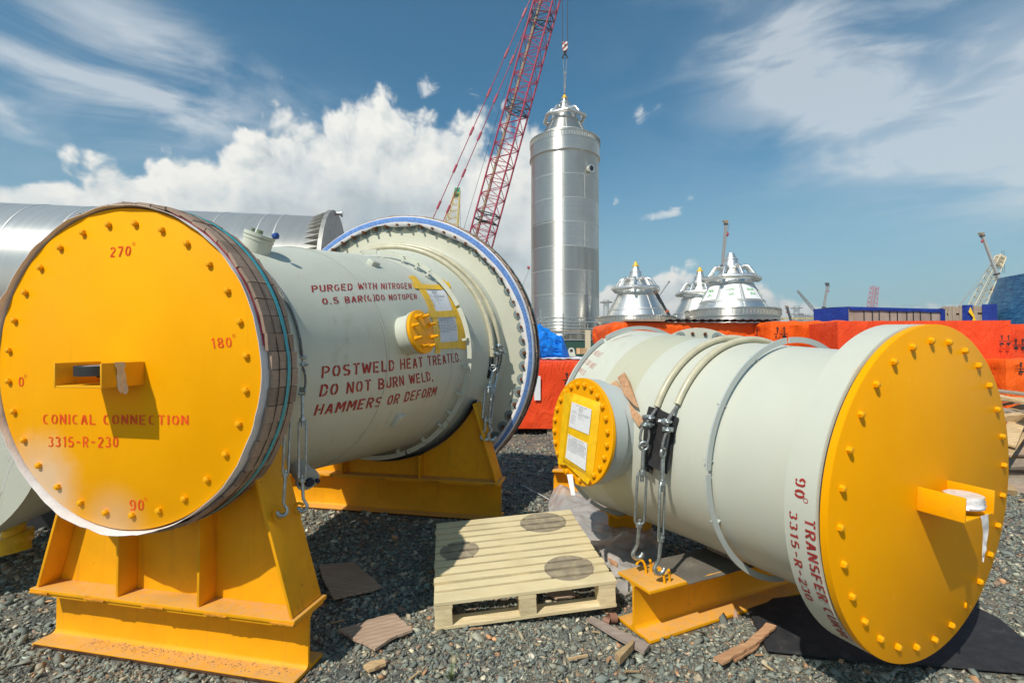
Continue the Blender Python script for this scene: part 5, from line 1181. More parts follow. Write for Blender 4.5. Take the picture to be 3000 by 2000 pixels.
for i,(a,b) in enumerate((((1689,1025),(1699,1025)),((1700,1025),(1718,1025)))):
    p,q=at(*a,14.6),at(*b,14.6); tag(MB().obox(((p+q)/2)-UPV*.03,((q-p)/2),(0,.06,0),UPV*.085).build('timber_block',m_pine,smooth=0,bevel=.004),('narrow timber block standing left on the low orange-red crate','wide timber block standing right on the low orange-red crate')[i],'timber block')

# blue topped plywood crate and its neighbours behind the orange row
def blue_crate():
    a=at(2485,898,16.0);a.z=0; l=at(2385,903,17.0);l.z=0; r=at(2763,905,16.9); r.z=0
    T=thing('plywood_crate',(a+r)/2,'plywood crate with a dark blue tarpaulin over its top and left side','crate'); h=3.17
    ex=r-a; ey=l-a; n=Vector((ex.y,-ex.x,0)).normalized(); mb=MB(); mb.prism([a+UPV*.02+ey*.01,r+UPV*.02,r+ey+UPV*.02,l+UPV*.02],UPV*(h-.04))
    mv=wood('stained_plywood',(.66,.51,.42),(.50,.36,.29),(1.5,1.5,.5),1.6,.8); mb.build('plywood_box',mv,T,0)
    mb=MB(); 
    for s in (.155,.24,.31,.42,.5,.6,.67,.745,.86): p=a+ex*s+n*.012; mb.obox(p+UPV*(h/2-.05),ex.normalized()*.012,n*.010,UPV*(h/2-.06))
    mb.build('batten',m_blk,T,0)
    mb=MB(); t=.03
    P=[]
    for k in range(41):
        s=k/40; lo=h-.105-.02*abs(math.sin(s*9))-.02*mn.noise(Vector((s*9,0,0))); P.append([a+ex*s+n*.03+UPV*lo,a+ex*s+n*(.035+.012*mn.noise(Vector((s*14,2,0))))+UPV*(h-.05),a+ex*s+n*.01+UPV*h,a+ex*s+ey*.5+UPV*(h+.02),a+ex*s+ey+UPV*h])
    mb.grid(P); mb.build('tarp_top',m_bl,T,50,recalc=False)
    m2=-ex.normalized(); mb=MB(); P=[[a+ey*(k/16)+m2*(.03+.02*mn.noise(Vector((k*.6,j*.5,4))))+UPV*(h*j/12)+n*(.035 if k==0 else 0) for j in range(13)] for k in range(17)]; mb.grid(P); mb.build('tarp_side',m_bl,T,50,recalc=False)
    mb=MB(); q=r+n*.03; mb.obox(q-ex.normalized()*.06+UPV*(h/2),ex.normalized()*.09,n*.012,UPV*(h/2)); mb.build('tarp_corner',m_bl,T,0)
blue_crate()
def slat_crate():
    a=at(2764,893,17.6);a.z=0;b=at(2915,890,17.0);b.z=0; T=thing('slatted_crate',(a+b)/2,'weathered slatted timber crate with torn dark blue tarp and yellow tape','crate'); ex=b-a; x=ex.normalized(); n=Vector((x.y,-x.x,0)); h=3.32
    mb=MB(); mb.obox((a+b)/2-n*.55+UPV*h/2,ex*.49,n*.5,UPV*(h/2-.03)); mb.build('inner_panel',m_pine2,T,0)
    mb=MB()
    for k in range(12): mb.obox(a+ex*.5+UPV*(.2+k*.27)+n*.0,ex*.5,n*.015,UPV*.10)
    for s in (.02,.12,.20,.34,.62,.78,.98): mb.obox(a+ex*s+UPV*h/2+n*.03,x*.05,n*.015,UPV*h/2)
    mb.build('slat',m_pine2,T,0)
    for s0,s1,d in ((.355,.56,0),(.74,1.02,1)):
        mb=MB(); P=[[a+ex*(s0+(s1-s0)*j/10)+n*(.07+.05*abs(mn.noise(Vector((j*.8,i*.3,d)))))+UPV*(h+.02-1.3*i/10) for j in range(11)] for i in range(11)]; mb.sheet(P,.006,lambda i,j:n); mb.build('torn_tarp',m_bl,T,50)
    mb=MB(); mb.prism([a+ex*.50+n*.14+UPV*(h-.05),a+ex*.58+n*.14+UPV*(h-.4),a+ex*.63+n*.14+UPV*(h-.75),a+ex*.50+n*.14+UPV*(h-.72),a+ex*.55+n*.14+UPV*(h-.42),a+ex*.46+n*.14+UPV*(h-.22)],n*.004); mb.build('yellow_tape',m_tape,T,0)
slat_crate()
def tarp_cone():
    c=Vector((20.75,15.9,0)); T=thing('covered_cone',c,'large cone under a shiny blue tarpaulin at the right picture edge','tarp cover'); P=[]; na=140
    for i in range(30):
        s=i/29; z=2.35+2.0*s; r=4.42-.62*s
        P.append([c+Vector((math.cos(2*PI*j/na)*(r+.03*mn.noise(Vector((j*.9,z*1.5,0)))+.035*abs(mn.noise(Vector((j*.30,z*.5,5))))),math.sin(2*PI*j/na)*(r+.03*mn.noise(Vector((j*.9,z*1.5,0)))+.035*abs(mn.noise(Vector((j*.3,z*.5,5))))),z+(.07*mn.noise(Vector((j*.25,0,0))) if i==0 else 0)+.10*mn.noise(Vector((j*.1,9,0)))*s)) for j in range(na)])
    P.append([p*.2+(c+UPV*4.3)*.8 for p in P[-1]])
    m,N,b=newmat('shiny_blue_tarp'); co=ocoord(N); n=N.noise(N.vmap(co,(1.6,1.6,7)),2.2,6,.7,.8); n2=N.noise(co,.8,4,.5)
    N.put(b,'Base Color',N.mix(N.ss(n,.42,.66),N.mix(N.ss(n2,.35,.65),(.010,.060,.165),(.014,.085,.21)),(.05,.19,.33))); b.inputs['Roughness'].default_value=.32; N.put(b,'Normal',N.node('ShaderNodeBump',{'Strength':.8,'Distance':.05,'Height':n}).outputs[0])
    mb=MB(); mb.grid(P,True); mb.build('tarp',m,T,50)
    mb=MB(); mb.lathe(c,(0,0,1),(1,0,0),[(.01,4.45),(2.5,4.30)],96); mb.build('base_skirt',plain('blue_skirt',(.012,.13,.45),.4,var=.15,vscale=2),T,50)
tarp_cone()

# ------------------------------------------------------------------ timber pile at the right
def pile():
    rr=random.Random(8); mats=(m_pine,m_pine2,m_pine,m_pine2,m_scrap)
    def plank(a,b,w,t,mat,ref,label='loose board in the heap of scrap timber at the right picture edge',group='boards of the scrap timber heap'):
        mb=MB(); mb.bar(a,b,w,t,ref); tag(mb.build('loose_plank',mat,smooth=0,bevel=.002),label,'board',group)
    # shaped after the boards one can tell apart
    L=[((2868,1138),(3010,1155),7.8,7.7,.10,.03,1),((2880,1150),(3040,1185),7.6,7.2,.10,.035,0),((2862,1165),(3020,1172),7.7,7.6,.14,.03,0),((2905,1190),(3040,1168),7.9,7.4,.16,.03,1),((2930,1215),(3030,1180),7.5,7.8,.12,.03,0),
       ((2925,1198),(3050,1222),7.3,7.5,.20,.03,1),((2900,1228),(3060,1213),7.2,7.0,.08,.10,0),((2950,1302),(2988,1215),6.6,7.3,.17,.03,0),((2942,1330),(3012,1235),6.5,7.4,.14,.03,0),((2960,1250),(3040,1330),7.4,7.0,.18,.03,4),
       ((2915,1360),(3060,1358),6.85,6.8,.20,.05,1),((2930,1325),(3060,1318),7.1,7.0,.20,.03,4),((2895,1385),(3050,1400),6.9,6.75,.22,.03,1),((2905,1430),(3060,1420),6.55,6.5,.2,.03,1),((2905,1465),(3040,1478),6.3,6.2,.22,.03,4),((2940,1500),(2975,1503),6.15,6.1,.13,.12,0)]
    for a,b,ya,yb,w,t,mi in L: 
        p,q=at(*a,ya),at(*b,yb); p.z=max(p.z,.03);q.z=max(q.z,.03); plank(p,q,w,t,mats[mi],(0,-.35,1))
    for k in range(26):
        x=rr.uniform(6.7,8.6); y=rr.uniform(6.9,8.2); z=rr.uniform(.05,1.0)*max(.15,1-abs(x-7.8)*.5); a=rr.uniform(-.5,.5)+(PI/2 if rr.random()<.3 else 0); l=rr.uniform(.5,1.3); d=Vector((math.cos(a),math.sin(a),rr.uniform(-.25,.25)))*l*.5
        c=Vector((x,y,z)); 
        if (c-d).z<.03 or (c+d).z<.03: d.z=0
        plank(c-d,c+d,rr.uniform(.08,.22),rr.uniform(.02,.05),mats[k%5],(rr.uniform(-.3,.3),rr.uniform(-.3,.3),1))
    for k in range(14):
        x=rr.uniform(4.6,7.6); y=rr.uniform(4.7,6.4); a=rr.uniform(0,PI); l=rr.uniform(.08,.4); d=Vector((math.cos(a),math.sin(a),0))*l*.5; c=Vector((x,y,.03)); mb=MB(); mb.bar(c-d,c+d,rr.uniform(.02,.07),.012,(0,0,1)); tag(mb.build('wood_sliver',mats[k%3],smooth=0),'pale splinter on the gravel in front of the scrap timber heap','wood sliver','splinters before the timber heap')
pile()
# ------------------------------------------------------------------ aluminium equipment
def plate_attr(o,fn):
    me=o.data; a=me.attributes.new('plate','FLOAT','FACE'); a.data.foreach_set('value',np.array([fn(p.center) for p in me.polygons],np.float32))
def hsh(*k):
    v=0
    for i in k: v=(v*7919+int(i)*104729+12345)%100003
    return v/100003
HEADP=[(0,2.82),(0,2.17),(.49,1.90),(1.58,1.29),(1.60,1.25),(2.05,1.06),(2.62,.56),(2.75,.51),(3.24,.37),(3.26,.34),(3.63,.20)]
def head(T,c,yaw,cap=True,film=False):
    """conical exchanger head on a lugged flange; c is the flange centre"""
    c=Vector(c); ux=Vector((math.cos(yaw),math.sin(yaw),0))
    mb=MB(); mb.lathe(c,UPV,ux,[(.0,2.2)]+HEADP[1:]+[(3.63,.001)],64); o=mb.build('cone',m_alus if not isinstance(T.get('group'),str) or T.name.startswith('exch') else m_alu,T,25); plate_attr(o,lambda p:hsh((p.z-c.z)*1.3,(math.atan2(p.y-c.y,p.x-c.x)+yaw)*1.2)*.9)
    mb=MB()
    for z,r in ((.49,1.91),(1.59,1.29),(2.68,.56),(3.25,.37)): mb.lathe(c,UPV,ux,[(z-.03,r+.03),(z-.03,r+.05),(z+.03,r+.03),(z+.03,r)],64,ring=True)
    for k in range(8):
        a=k*PI/4+.2; d=ux*math.cos(a)+UPV.cross(ux)*math.sin(a); mb.bar(c+d*2.18+UPV*.01,c+d*1.92+UPV*.48,.05,.02,d); mb.bar(c+d*1.92+UPV*.5,c+d*1.31+UPV*1.57,.05,.02,d)
    mb.build('weld_seam',m_weld,T,30)
    # ring main and its risers
    zr,rr_=1.98,1.70; P=[c+(ux*math.cos(a)+UPV.cross(ux)*math.sin(a))*rr_+UPV*zr for a in [k*PI/3+.05 for k in range(6)]]; Q=[]
    for k in range(6):
        a,b=P[k],P[(k+1)%6]; Q+=[a.lerp(b,.06),a.lerp(b,.94)]
    mb=MB(); mb.tube(Q,.165,14,closed=True)
    e=P[4]; d=(e-c-UPV*zr).normalized(); mb.cyl(e,e+d*.36,.11,12)
    mb.build('ring_main',m_alup,T,50)
    mb=MB()
    for k in (0,1,3,5): 
        a,b=P[k],P[(k+1)%6]; s=(b-a).normalized(); mb.lathe(a.lerp(b,.10),s,UPV,[(-.03,.15),(-.03,.20),(.03,.20),(.03,.15)],14)
    mb.build('pipe_collar',m_alud,T,40)
    for k in range(8):
        a=k*PI/4+.3; d=ux*math.cos(a)+UPV.cross(ux)*math.sin(a); v=UPV.cross(d)
        mb=MB(); mb.tube([c+d*.45+UPV*2.66,c+d*.86+UPV*2.74,c+d*1.02+UPV*2.70,c+d*1.12+UPV*2.58,c+d*1.50+UPV*2.02],.105,10); mb.lathe(c+d*.80+UPV*2.725,d,UPV,[(-.02,.10),(-.02,.15),(.02,.15),(.02,.10)],12); mb.build('riser_pipe',m_alup,T,50)
    # lugged flange
    mb=MB(); mb.lathe(c,UPV,ux,[(-.50,2.78),(-.06,2.78),(-.06,2.82),(0,2.82),(0,2.15)],96); mb.cur=1
    for k in range(84):
        a=2*PI*k/84; d=ux*math.cos(a)+UPV.cross(ux)*math.sin(a); mb.obox(c+d*2.795-UPV*.21,d*.035,d.cross(UPV)*.012,UPV*.17)
    mb.build('lugged_flange',[m_alu,m_alud],T,25)
    if cap:
        mb=MB(); mb.lathe(c,UPV,ux,[(3.632,.24),(3.70,.24),(3.72,.15),(3.93,.10),(3.98,.05)],20,cap0=True,cap1=True); mb.build('lifting_cap',m_tape,T,40)
    if film:
        mb=MB(); wm_=[]
        for k in range(8):
            a0=k*PI/4+.2+.06; a1=a0+PI/4-.12; rows=[[c+(ux*math.cos(a0+(a1-a0)*j/6)+UPV.cross(ux)*math.sin(a0+(a1-a0)*j/6))*(1.90-(1.90-1.29)*s+.035)+UPV*(.49+1.09*s) for j in range(7)] for s in (.07,.5,.93)]; mb.grid(rows)
            wm_.append((a0,a1))
        f=mb.build('film_panel',m_white,T,50,recalc=False); rr=random.Random(3); gm=plain('green_marker',(.12,.42,.10),.6)
        for a0,a1 in wm_:
            mb=MB()
            for row in range(2):
                n=9; pts=[]
                for i in range(n*3):
                    u=.25+.5*i/(n*3)+(.12 if row else 0)*(1 if i<n*2 else 0); s=.62-.25*row+.09*(rr.random()-.5)*2; a=a0+(a1-a0)*u; pts.append(c+(ux*math.cos(a)+UPV.cross(ux)*math.sin(a))*(1.90-.61*s+.05)+UPV*(.49+1.09*s))
                mb.tube(pts[:n*2 if row else n*3],.012,4)
            mb.build('handwriting',gm,f,0)
# tall tower hanging from the crane hook
TC=at(1655.5,1030,40.0); TC.z=0
def tower():
    T=thing('column_vessel',TC,'tall shiny aluminium tower with conical head hanging on the crane hook','tower'); c=TC; r=2.69; zt=16.95
    T['group']='aluminium exchanger vessels'
    mb=MB(); zs=[.6+k*(zt-.6)/40 for k in range(41)]; mb.lathe(c,UPV,(1,0,0),[(z,r) for z in zs],128); o=mb.build('shell',m_alu,T,25)
    ring=lambda z:int((z-.6)/((zt-.6)/9.0))
    plate_attr(o,lambda p:(hsh(ring(p.z),((math.degrees(math.atan2(p.y-c.y,p.x-c.x))+360+(35 if ring(p.z)%2 else 0))%360)//95,3))**1.6)
    mb=MB()
    for k in range(1,9): z=.6+k*(zt-.6)/9; mb.lathe(c,UPV,(1,0,0),[(z-.02,r+.001),(z-.012,r+.010),(z+.012,r+.010),(z+.02,r+.001)],128)
    for k in range(9):
        z0=.6+k*(zt-.6)/9
        for a in ((-62,33,150) if k%2 else (-98,8,120)):
            d=Vector((math.cos(R(a)),math.sin(R(a)),0)); mb.bar(c+d*(r+.004)+UPV*(z0+.03),c+d*(r+.004)+UPV*(z0+(zt-.6)/9-.03),.035,.01,d)
    mb.build('weld_seam',m_weld,T,30)
    mb=MB(); mb.lathe(c,UPV,(1,0,0),[(zt,r),(zt+.01,r+.13),(zt+.10,r+.13),(zt+.11,r+.07),(zt+1.0,r+.07)],128); o=mb.build('top_band',m_alu,T,25); plate_attr(o,lambda p:.15)
    head(T,c+UPV*(zt+1.5),.55)
    d=Vector((math.cos(R(-52)),math.sin(R(-52)),0)); p=c+d*(r-.05)+UPV*15.6; mb=MB(); mb.lathe(p,d,UPV,[(0,.26),(.22,.26),(.22,.32),(.30,.32),(.30,.22),(.06,.22)],28); n=mb.build('nozzle',m_alup,T,35)
    mb=MB(); mb.lathe(p,d,UPV,[(.08,.215),(.085,.215)],24,cap0=True,cap1=True); mb.build('dark_bore',m_blk,n,0)
    mb=MB(); mb.lathe(c,UPV,(1,0,0),[(.0,2.9),(.25,2.9),(.3,2.72),(.6,2.69)],64); mb.build('support_ring',m_alud,T,30)
tower()
def dome(label,x_px,D,zf,yaw,**k):
    c=at(x_px,1030,D); c.z=0; T=thing('exchanger_head',c,label,'vessel head','aluminium exchanger vessels')
    mb=MB(); mb.lathe(c,UPV,(1,0,0),[(0,2.72),(zf-1.9,2.72),(zf-1.85,3.0),(zf-1.75,3.0),(zf-1.7,2.72),(zf-.50,2.72)],96); o=mb.build('shell',m_alu,T,25); plate_attr(o,lambda p:.2+.3*hsh(p.z,math.atan2(p.y-c.y,p.x-c.x)*1.5)); head(T,c+UPV*zf,yaw,**k)
dome('aluminium domed head with yellow cap just right of the tall tower',1863.5,35.8,4.19,.15)
dome('aluminium domed head with yellow cap partly behind the one with white panels',2052,37.6,4.10,.45)
dome('aluminium domed head without cap, white panels with green writing on its cone',2144,31.8,4.35,-.25,cap=False,film=True)

# big horizontal aluminium vessel behind the left vessel
def horiz():
    a=Vector((-14.3,14.0,3.43)); b=Vector((-5.53,15.48,3.43)); ax=(b-a).normalized(); L=(b-a).length; v=UPV; r=2.40
    T=thing('horizontal_vessel',(a+b)/2-UPV*3.4,'huge shiny aluminium cylinder lying behind the lettered left vessel','pressure vessel')
    xs=[-5.0]+[L*k/30 for k in range(31)]
    mb=MB(); mb.lathe(a,ax,v,[(x,r) for x in xs],160,cap0=True); o=mb.build('shell',m_alux,T,25)
    cuts=[.0,3.0,4.35,6.7,7.55,L]; 
    plate_attr(o,lambda p:.6*hsh(sum(1 for q in cuts if (p-a).dot(ax)>q),(math.degrees(math.atan2((p-a).z,(p-a).dot(ax.cross(v))))+180)//100,5)**2)
    mb=MB()
    def seam_at(px_):
        d=ray(px_,700); n=Vector((0,0,EYE)); 
        # where the plane through the axis and the vertical is crossed
        pn=ax.cross(v); k=((a-pn*(-r*.6)-n).dot(pn))/d.dot(pn); return ((n+d*k)-a).dot(ax)
    ss=[seam_at(p) for p in (60,215,632,765,815)]
    for t in ss: mb.lathe(a,ax,v,[(t-.02,r+.001),(t-.012,r+.010),(t+.012,r+.010),(t+.02,r+.001)],160)
    for t0,t1,an in ((ss[1],ss[2],-52),(ss[3],ss[4],-38),(ss[0],ss[1],-80),(ss[4],L,-60)):
        d=v*math.cos(R(an))+ax.cross(v)*math.sin(R(an)); mb.bar(a+ax*t0+d*(r+.004),a+ax*t1+d*(r+.004),.03,.01,d)
    mb.build('weld_seam',m_weld,T,30)
    mb=MB(); mb.lathe(a,ax,v,[(L-.02,r),(L,r+.20),(L+.11,r+.20),(L+.11,.001)],96)
    for k in range(72):
        d=v*math.cos(2*PI*k/72)+ax.cross(v)*math.sin(2*PI*k/72); s=d.cross(ax); p=a+ax*L+d*r
        mb.prism([p-ax*.42-s*.012,p-s*.012-ax*.02+d*.17,p-s*.012-ax*.02],s*.024)
    mb.build('ribbed_end_flange',m_alud,T,30)
    d=v*math.cos(R(8))+ax.cross(v)*math.sin(R(8)); p=a+ax*(L+.05)+d*(r+.12); mb=MB(); mb.cyl(p,p+ax*.24,.06,12); mb.cyl(p+ax*.22,p+ax*.27,.10,12); mb.build('end_pin',m_alup,T,40)
    mb=MB()
    for t in (-3,2.0,L-2.0): mb.prism([a+ax*t+ax.cross(v)*s_*1.9-UPV*3.43 for s_ in (-1,1)]+[a+ax*t+ax.cross(v)*1.5-UPV*1.95,a+ax*t-UPV*2.45,a+ax*t-ax.cross(v)*1.5-UPV*1.95],ax*.3)
    mb.build('saddle',m_beam,T,0)
horiz()
# lever hoist on top of it
def hoist():
    mb=MB(); Y=13.6; p=lambda x,y:at(x,y,Y); T=thing('lever_hoist',p(420,618),'small lever hoist sticking up behind the yellow cover top edge','hoist')
    mb.tube([p(402,618),p(428,597),p(434,604),p(414,622)],.018,8); mb.cyl(p(428,598),p(434,616),.03,8); mb.build('hoist_body',m_galv,T,40); mb=MB(); mb.cyl(p(438,612),p(455,604),.042,12); mb.tube([p(432,610),p(440,612)],.02,8); mb.build('lever',m_blk,T,40)
hoist()
# grey vessel at the left picture edge with a yellow wrapped nozzle
def leftgrey():
    F=FL; c0=Vector((-5.3,4.05,1.12)); ax=Vector((.985,-.17,0)).normalized(); ax=Vector((-.20,.98,0)); 
    T=thing('pressure_vessel',(-5.0,4.6,.3),'grey vessel cut by the left picture edge behind the yellow cover','pressure vessel'); o=Vector((-4.07,3.9,1.10))
    mb=MB(); mb.lathe(o,ax,Vector((.98,.20,0)),[(-.6,.001),(-.6,.74),(3.2,.78),(3.2,.001)],80); mb.build('shell',m_grey,T,30)
    mb=MB(); P=[[o+ax*(t+.04*mn.noise(Vector((i*.4,t*3,0))))+(Vector((.98,.20,0))*math.cos(R(a))+UPV*math.sin(R(a)))*(.79+.012*mn.noise(Vector((i*.7,t*4,2)))) for t in np.linspace(-.62,.95+.05*math.sin(i),12)] for i,a in enumerate(range(18,170,5))]; mb.grid(P); mb.build('cloth_cover',m_cloth,T,60,recalc=False)
    p=gp(38,1640,0); p.z=.17; mb=MB(); mb.cyl(p+Vector((.0,.1,.30)),p+Vector((0,0,-.02)),.055,20); n=mb.build('nozzle',m_grey,T,40)
    rr=random.Random(9)
    for k,(r0,z) in enumerate(((.075,.075),(.125,.005),(.115,-.065))):
        mb=MB(); P=[[p+Vector((math.cos(R(a))*(r0*(1+.18*mn.noise(Vector((a*.02,k,h_*5)))) ),math.sin(R(a))*r0,z+.09*h_-.045+.03*math.sin(R(a)+k))) for a in range(0,360,15)] for h_ in (0,.33,.66,1)]
        P=[[q*.3+(p+Vector((0,0,z-.04)))*.7 for q in P[0]]]+P+[[q*.4+(p+Vector((0,0,z+.05)))*.6 for q in P[-1]]]; mb.grid(P,True); mb.build('tape_wrap',m_tape,n,30)
    mb=MB(); mb.obox(o+ax*1.2-UPV*1.0,Vector((.98,.2,0))*.5,ax*.12,UPV*.095); mb.build('support_block',m_blk,T,0)
leftgrey()
tag(MB().tube([at(52,1320,3.2),at(28,1370,3.15),at(5,1440,3.1),at(-10,1475,3.1)],.0022,5).build('thread',m_cloth,smooth=0),'long loose white thread hanging beside the yellow cover left edge','thread')
# grey spool piece with a bolted flange behind the right vessel
def spool():
    c=at(2043,1030,6.3); c.z=1.39; F=FL; T=thing('pipe_spool',(c.x,c.y+.5,.2),'grey bolted flange looking over the top of the right vessel','pipe spool')
    mb=MB(); mb.lathe(c,F.b,F.e,[(0,.35),(0,.64),(.09,.64),(.10,.50),(1.6,.50),(1.6,.0)],72); mb.build('shell',m_grey,T,30); wm=MB(); wm.lathe((0,0,0),(0,0,1),(1,0,0),[(0,.062),(.006,.06),(.008,.02)],20,cap1=True); wo=wm.build('washer',m_washer,smooth=40); bb=MB(); hexbolt_mesh(bb,.022,.03,.06); bo=bb.build('stud_nut',m_rust,smooth=30)
    for k in range(24):
        a=2*PI*k/24+.1; u=F.e*math.cos(a)+UPV*math.sin(a); o=c+u*.57-F.b*.001; M=frame_m(o,u,(-F.b).cross(u),-F.b); w=place(wo,M,T) if k%3==1 else None; place(bo,M@Matrix.Translation((0,0,.008)),T if w is None else w)
    for q in (wo,bo): bpy.data.objects.remove(q)
    mb=MB(); mb.obox(Vector((c.x,c.y+.8,.45)),F.e*.5,F.b*.13,UPV*.445); mb.build('stand',m_beam,T,0)
spool()

# ------------------------------------------------------------------ cranes
def lattice(mb,p0,p1,u,w0,w1,v,d0,d1,n,rc,rl,skip=0):
    """four chords with zig-zag lacing; u,v cross directions, w,d half widths"""
    p0,p1,u,v=map(Vector,(p0,p1,u,v)); C=[]
    for i in range(n+1):
        s=i/n; c=p0.lerp(p1,s); w=w0+(w1-w0)*s; d=d0+(d1-d0)*s; C.append([c-u*w-v*d,c+u*w-v*d,c+u*w+v*d,c-u*w+v*d])
    for k in range(4): mb.tube([C[0][k],C[n][k]],rc,8)
    for i in range(n):
        for k in range(4):
            k2=(k+1)%4
            a,b=(C[i][k],C[i+1][k2]) if (i+k)%2==0 else (C[i][k2],C[i+1][k]); mb.tube([a,b],rl,5,cap=False)
            if i%2==0: mb.tube([C[i][k],C[i][k2]],rl,5,cap=False)
    return C
m_crred=plain('crane_red',(.40,.030,.07),.45,0,.5,0,1,.15,.5); m_crdk=plain('crane_dark',(.035,.035,.04),.6); m_cry=plain('crane_yellow',(.62,.42,.06),.5,0,.4,0,1,.2,.6); m_crg=plain('crane_green',(.01,.30,.17),.5); m_crb=plain('crane_beige',(.60,.52,.36),.5,0,.4,0,1,.15,.4); m_crgr=plain('crane_grey',(.28,.27,.26),.5); m_cable=plain('hoist_cable',(.05,.06,.07),.6); m_walk=plain('walkway_brown',(.30,.22,.13),.7); m_pink=plain('crane_pink',(.48,.16,.2),.6)
def redcrane():
    tip=at(1668,-235,40.0); b=at(1318,1090,45.0); b.z=1.6; d=(tip-b).normalized(); L=(tip-b).length
    v=Vector((.30,.95,0)); v=(v-d*v.dot(d)).normalized(); u=d.cross(v); u=u if u.x>0 else -u
    T=thing('crawler_crane',(b.x,b.y,0),'large crawler crane with red lattice boom holding the tall tower','crane')
    mb=MB(); q0=b+d*4; q1=tip-d*2.5; C=lattice(mb,q0,q1,u,.86,.80,v,.80,.74,42,.075,.032); lattice(mb,b,q0,u,.3,.86,v,.3,.80,4,.075,.04); lattice(mb,q1,tip,u,.80,.3,v,.74,.3,3,.075,.04); mb.build('boom',m_crred,T,50)
    for s in (.283,.575,.81):
        mb=MB(); i=int(s*42); A,B=C[i],C[i+1]
        for k in range(4):
            k2=(k+1)%4; mb.tube([A[k],A[k2]],.05,6); mb.tube([B[k],B[k2]],.05,6); mb.tube([A[k],B[k2]],.035,5); mb.tube([A[k],A[(k+2)%4]],.035,5)
        mb.build('section_joint',m_crdk,T,50)
    mb=MB(); mb.bar(q0-u*.35-v*.55,q1-u*.35-v*.5,.16,.03,v); mb.build('walkway',m_walk,T,0)
    # pendants in jointed lengths
    tail=Vector((b.x-3.55,b.y+.8,8.6))
    for k,(ox,oy) in enumerate(((-.22,-.5),(.30,.7))):
        a=tail+v*oy+u*ox; e=tip-d*1.0+v*oy*.8-u*.25; mb=MB(); n=9; 
        for i in range(n):
            p,q=a.lerp(e,i/n),a.lerp(e,(i+1)/n); mb.tube([p,q],.040,6,cap=False); dd=(q-p).normalized(); mb.obox(q,dd*.38,u*.075,v*.075)
        mb.build('pendant_line',m_crred,T,40)
    mb=MB(); mb.tube([b+Vector((-1.8,0,1)),tip-u*1.2-d*3],.018,5)
    hb=at(1655,150,40.0)
    for px_ in (1647.5,1662.5): mb.tube([at(px_,132,40.0),at(px_+1,-240,40.0)],.028,6)
    mb.build('hoist_rope',m_cable,T,50)
    # mast, upper works and tracks
    mb=MB(); lattice(mb,b+Vector((-.6,0,.2)),tail,Vector((0,1,0)),.7,.5,Vector((.6,0,.8)),.3,.3,8,.07,.03); mb.build('mast',m_crred,T,50)
    mb=MB(); mb.box(b.x-6.5,b.x+1.2,b.y-1.5,b.y+1.5,1.3,2.9); mb.box(b.x-.2,b.x+1.6,b.y-2.6,b.y-1.55,1.3,3.4); mb.build('upper_works',m_crred,T,0,bevel=.08); mb=MB(); mb.box(b.x-6.8,b.x-4.8,b.y-1.8,b.y+1.8,1.0,3.3); mb.build('counterweight',m_crdk,T,0,bevel=.06)
    for sg in (-1,1):
        mb=MB(); y=b.y+sg*2.6; mb.prism([Vector((b.x-4.3+.55*math.cos(R(a))*(1),y-.5,.6+.58*math.sin(R(a)))) for a in range(90,271,20)]+[Vector((b.x+3.0+.55*math.cos(R(a)),y-.5,.6+.58*math.sin(R(a)))) for a in range(-90,91,20)],(0,1.0,0)); mb.build('track',m_crdk,T,30)
    mb=MB(); mb.lathe(Vector((b.x,b.y,.8)),UPV,(1,0,0),[(0,1.2),(.5,1.2)],24,cap0=True,cap1=True); mb.build('slew_ring',m_crdk,T,30)
redcrane()
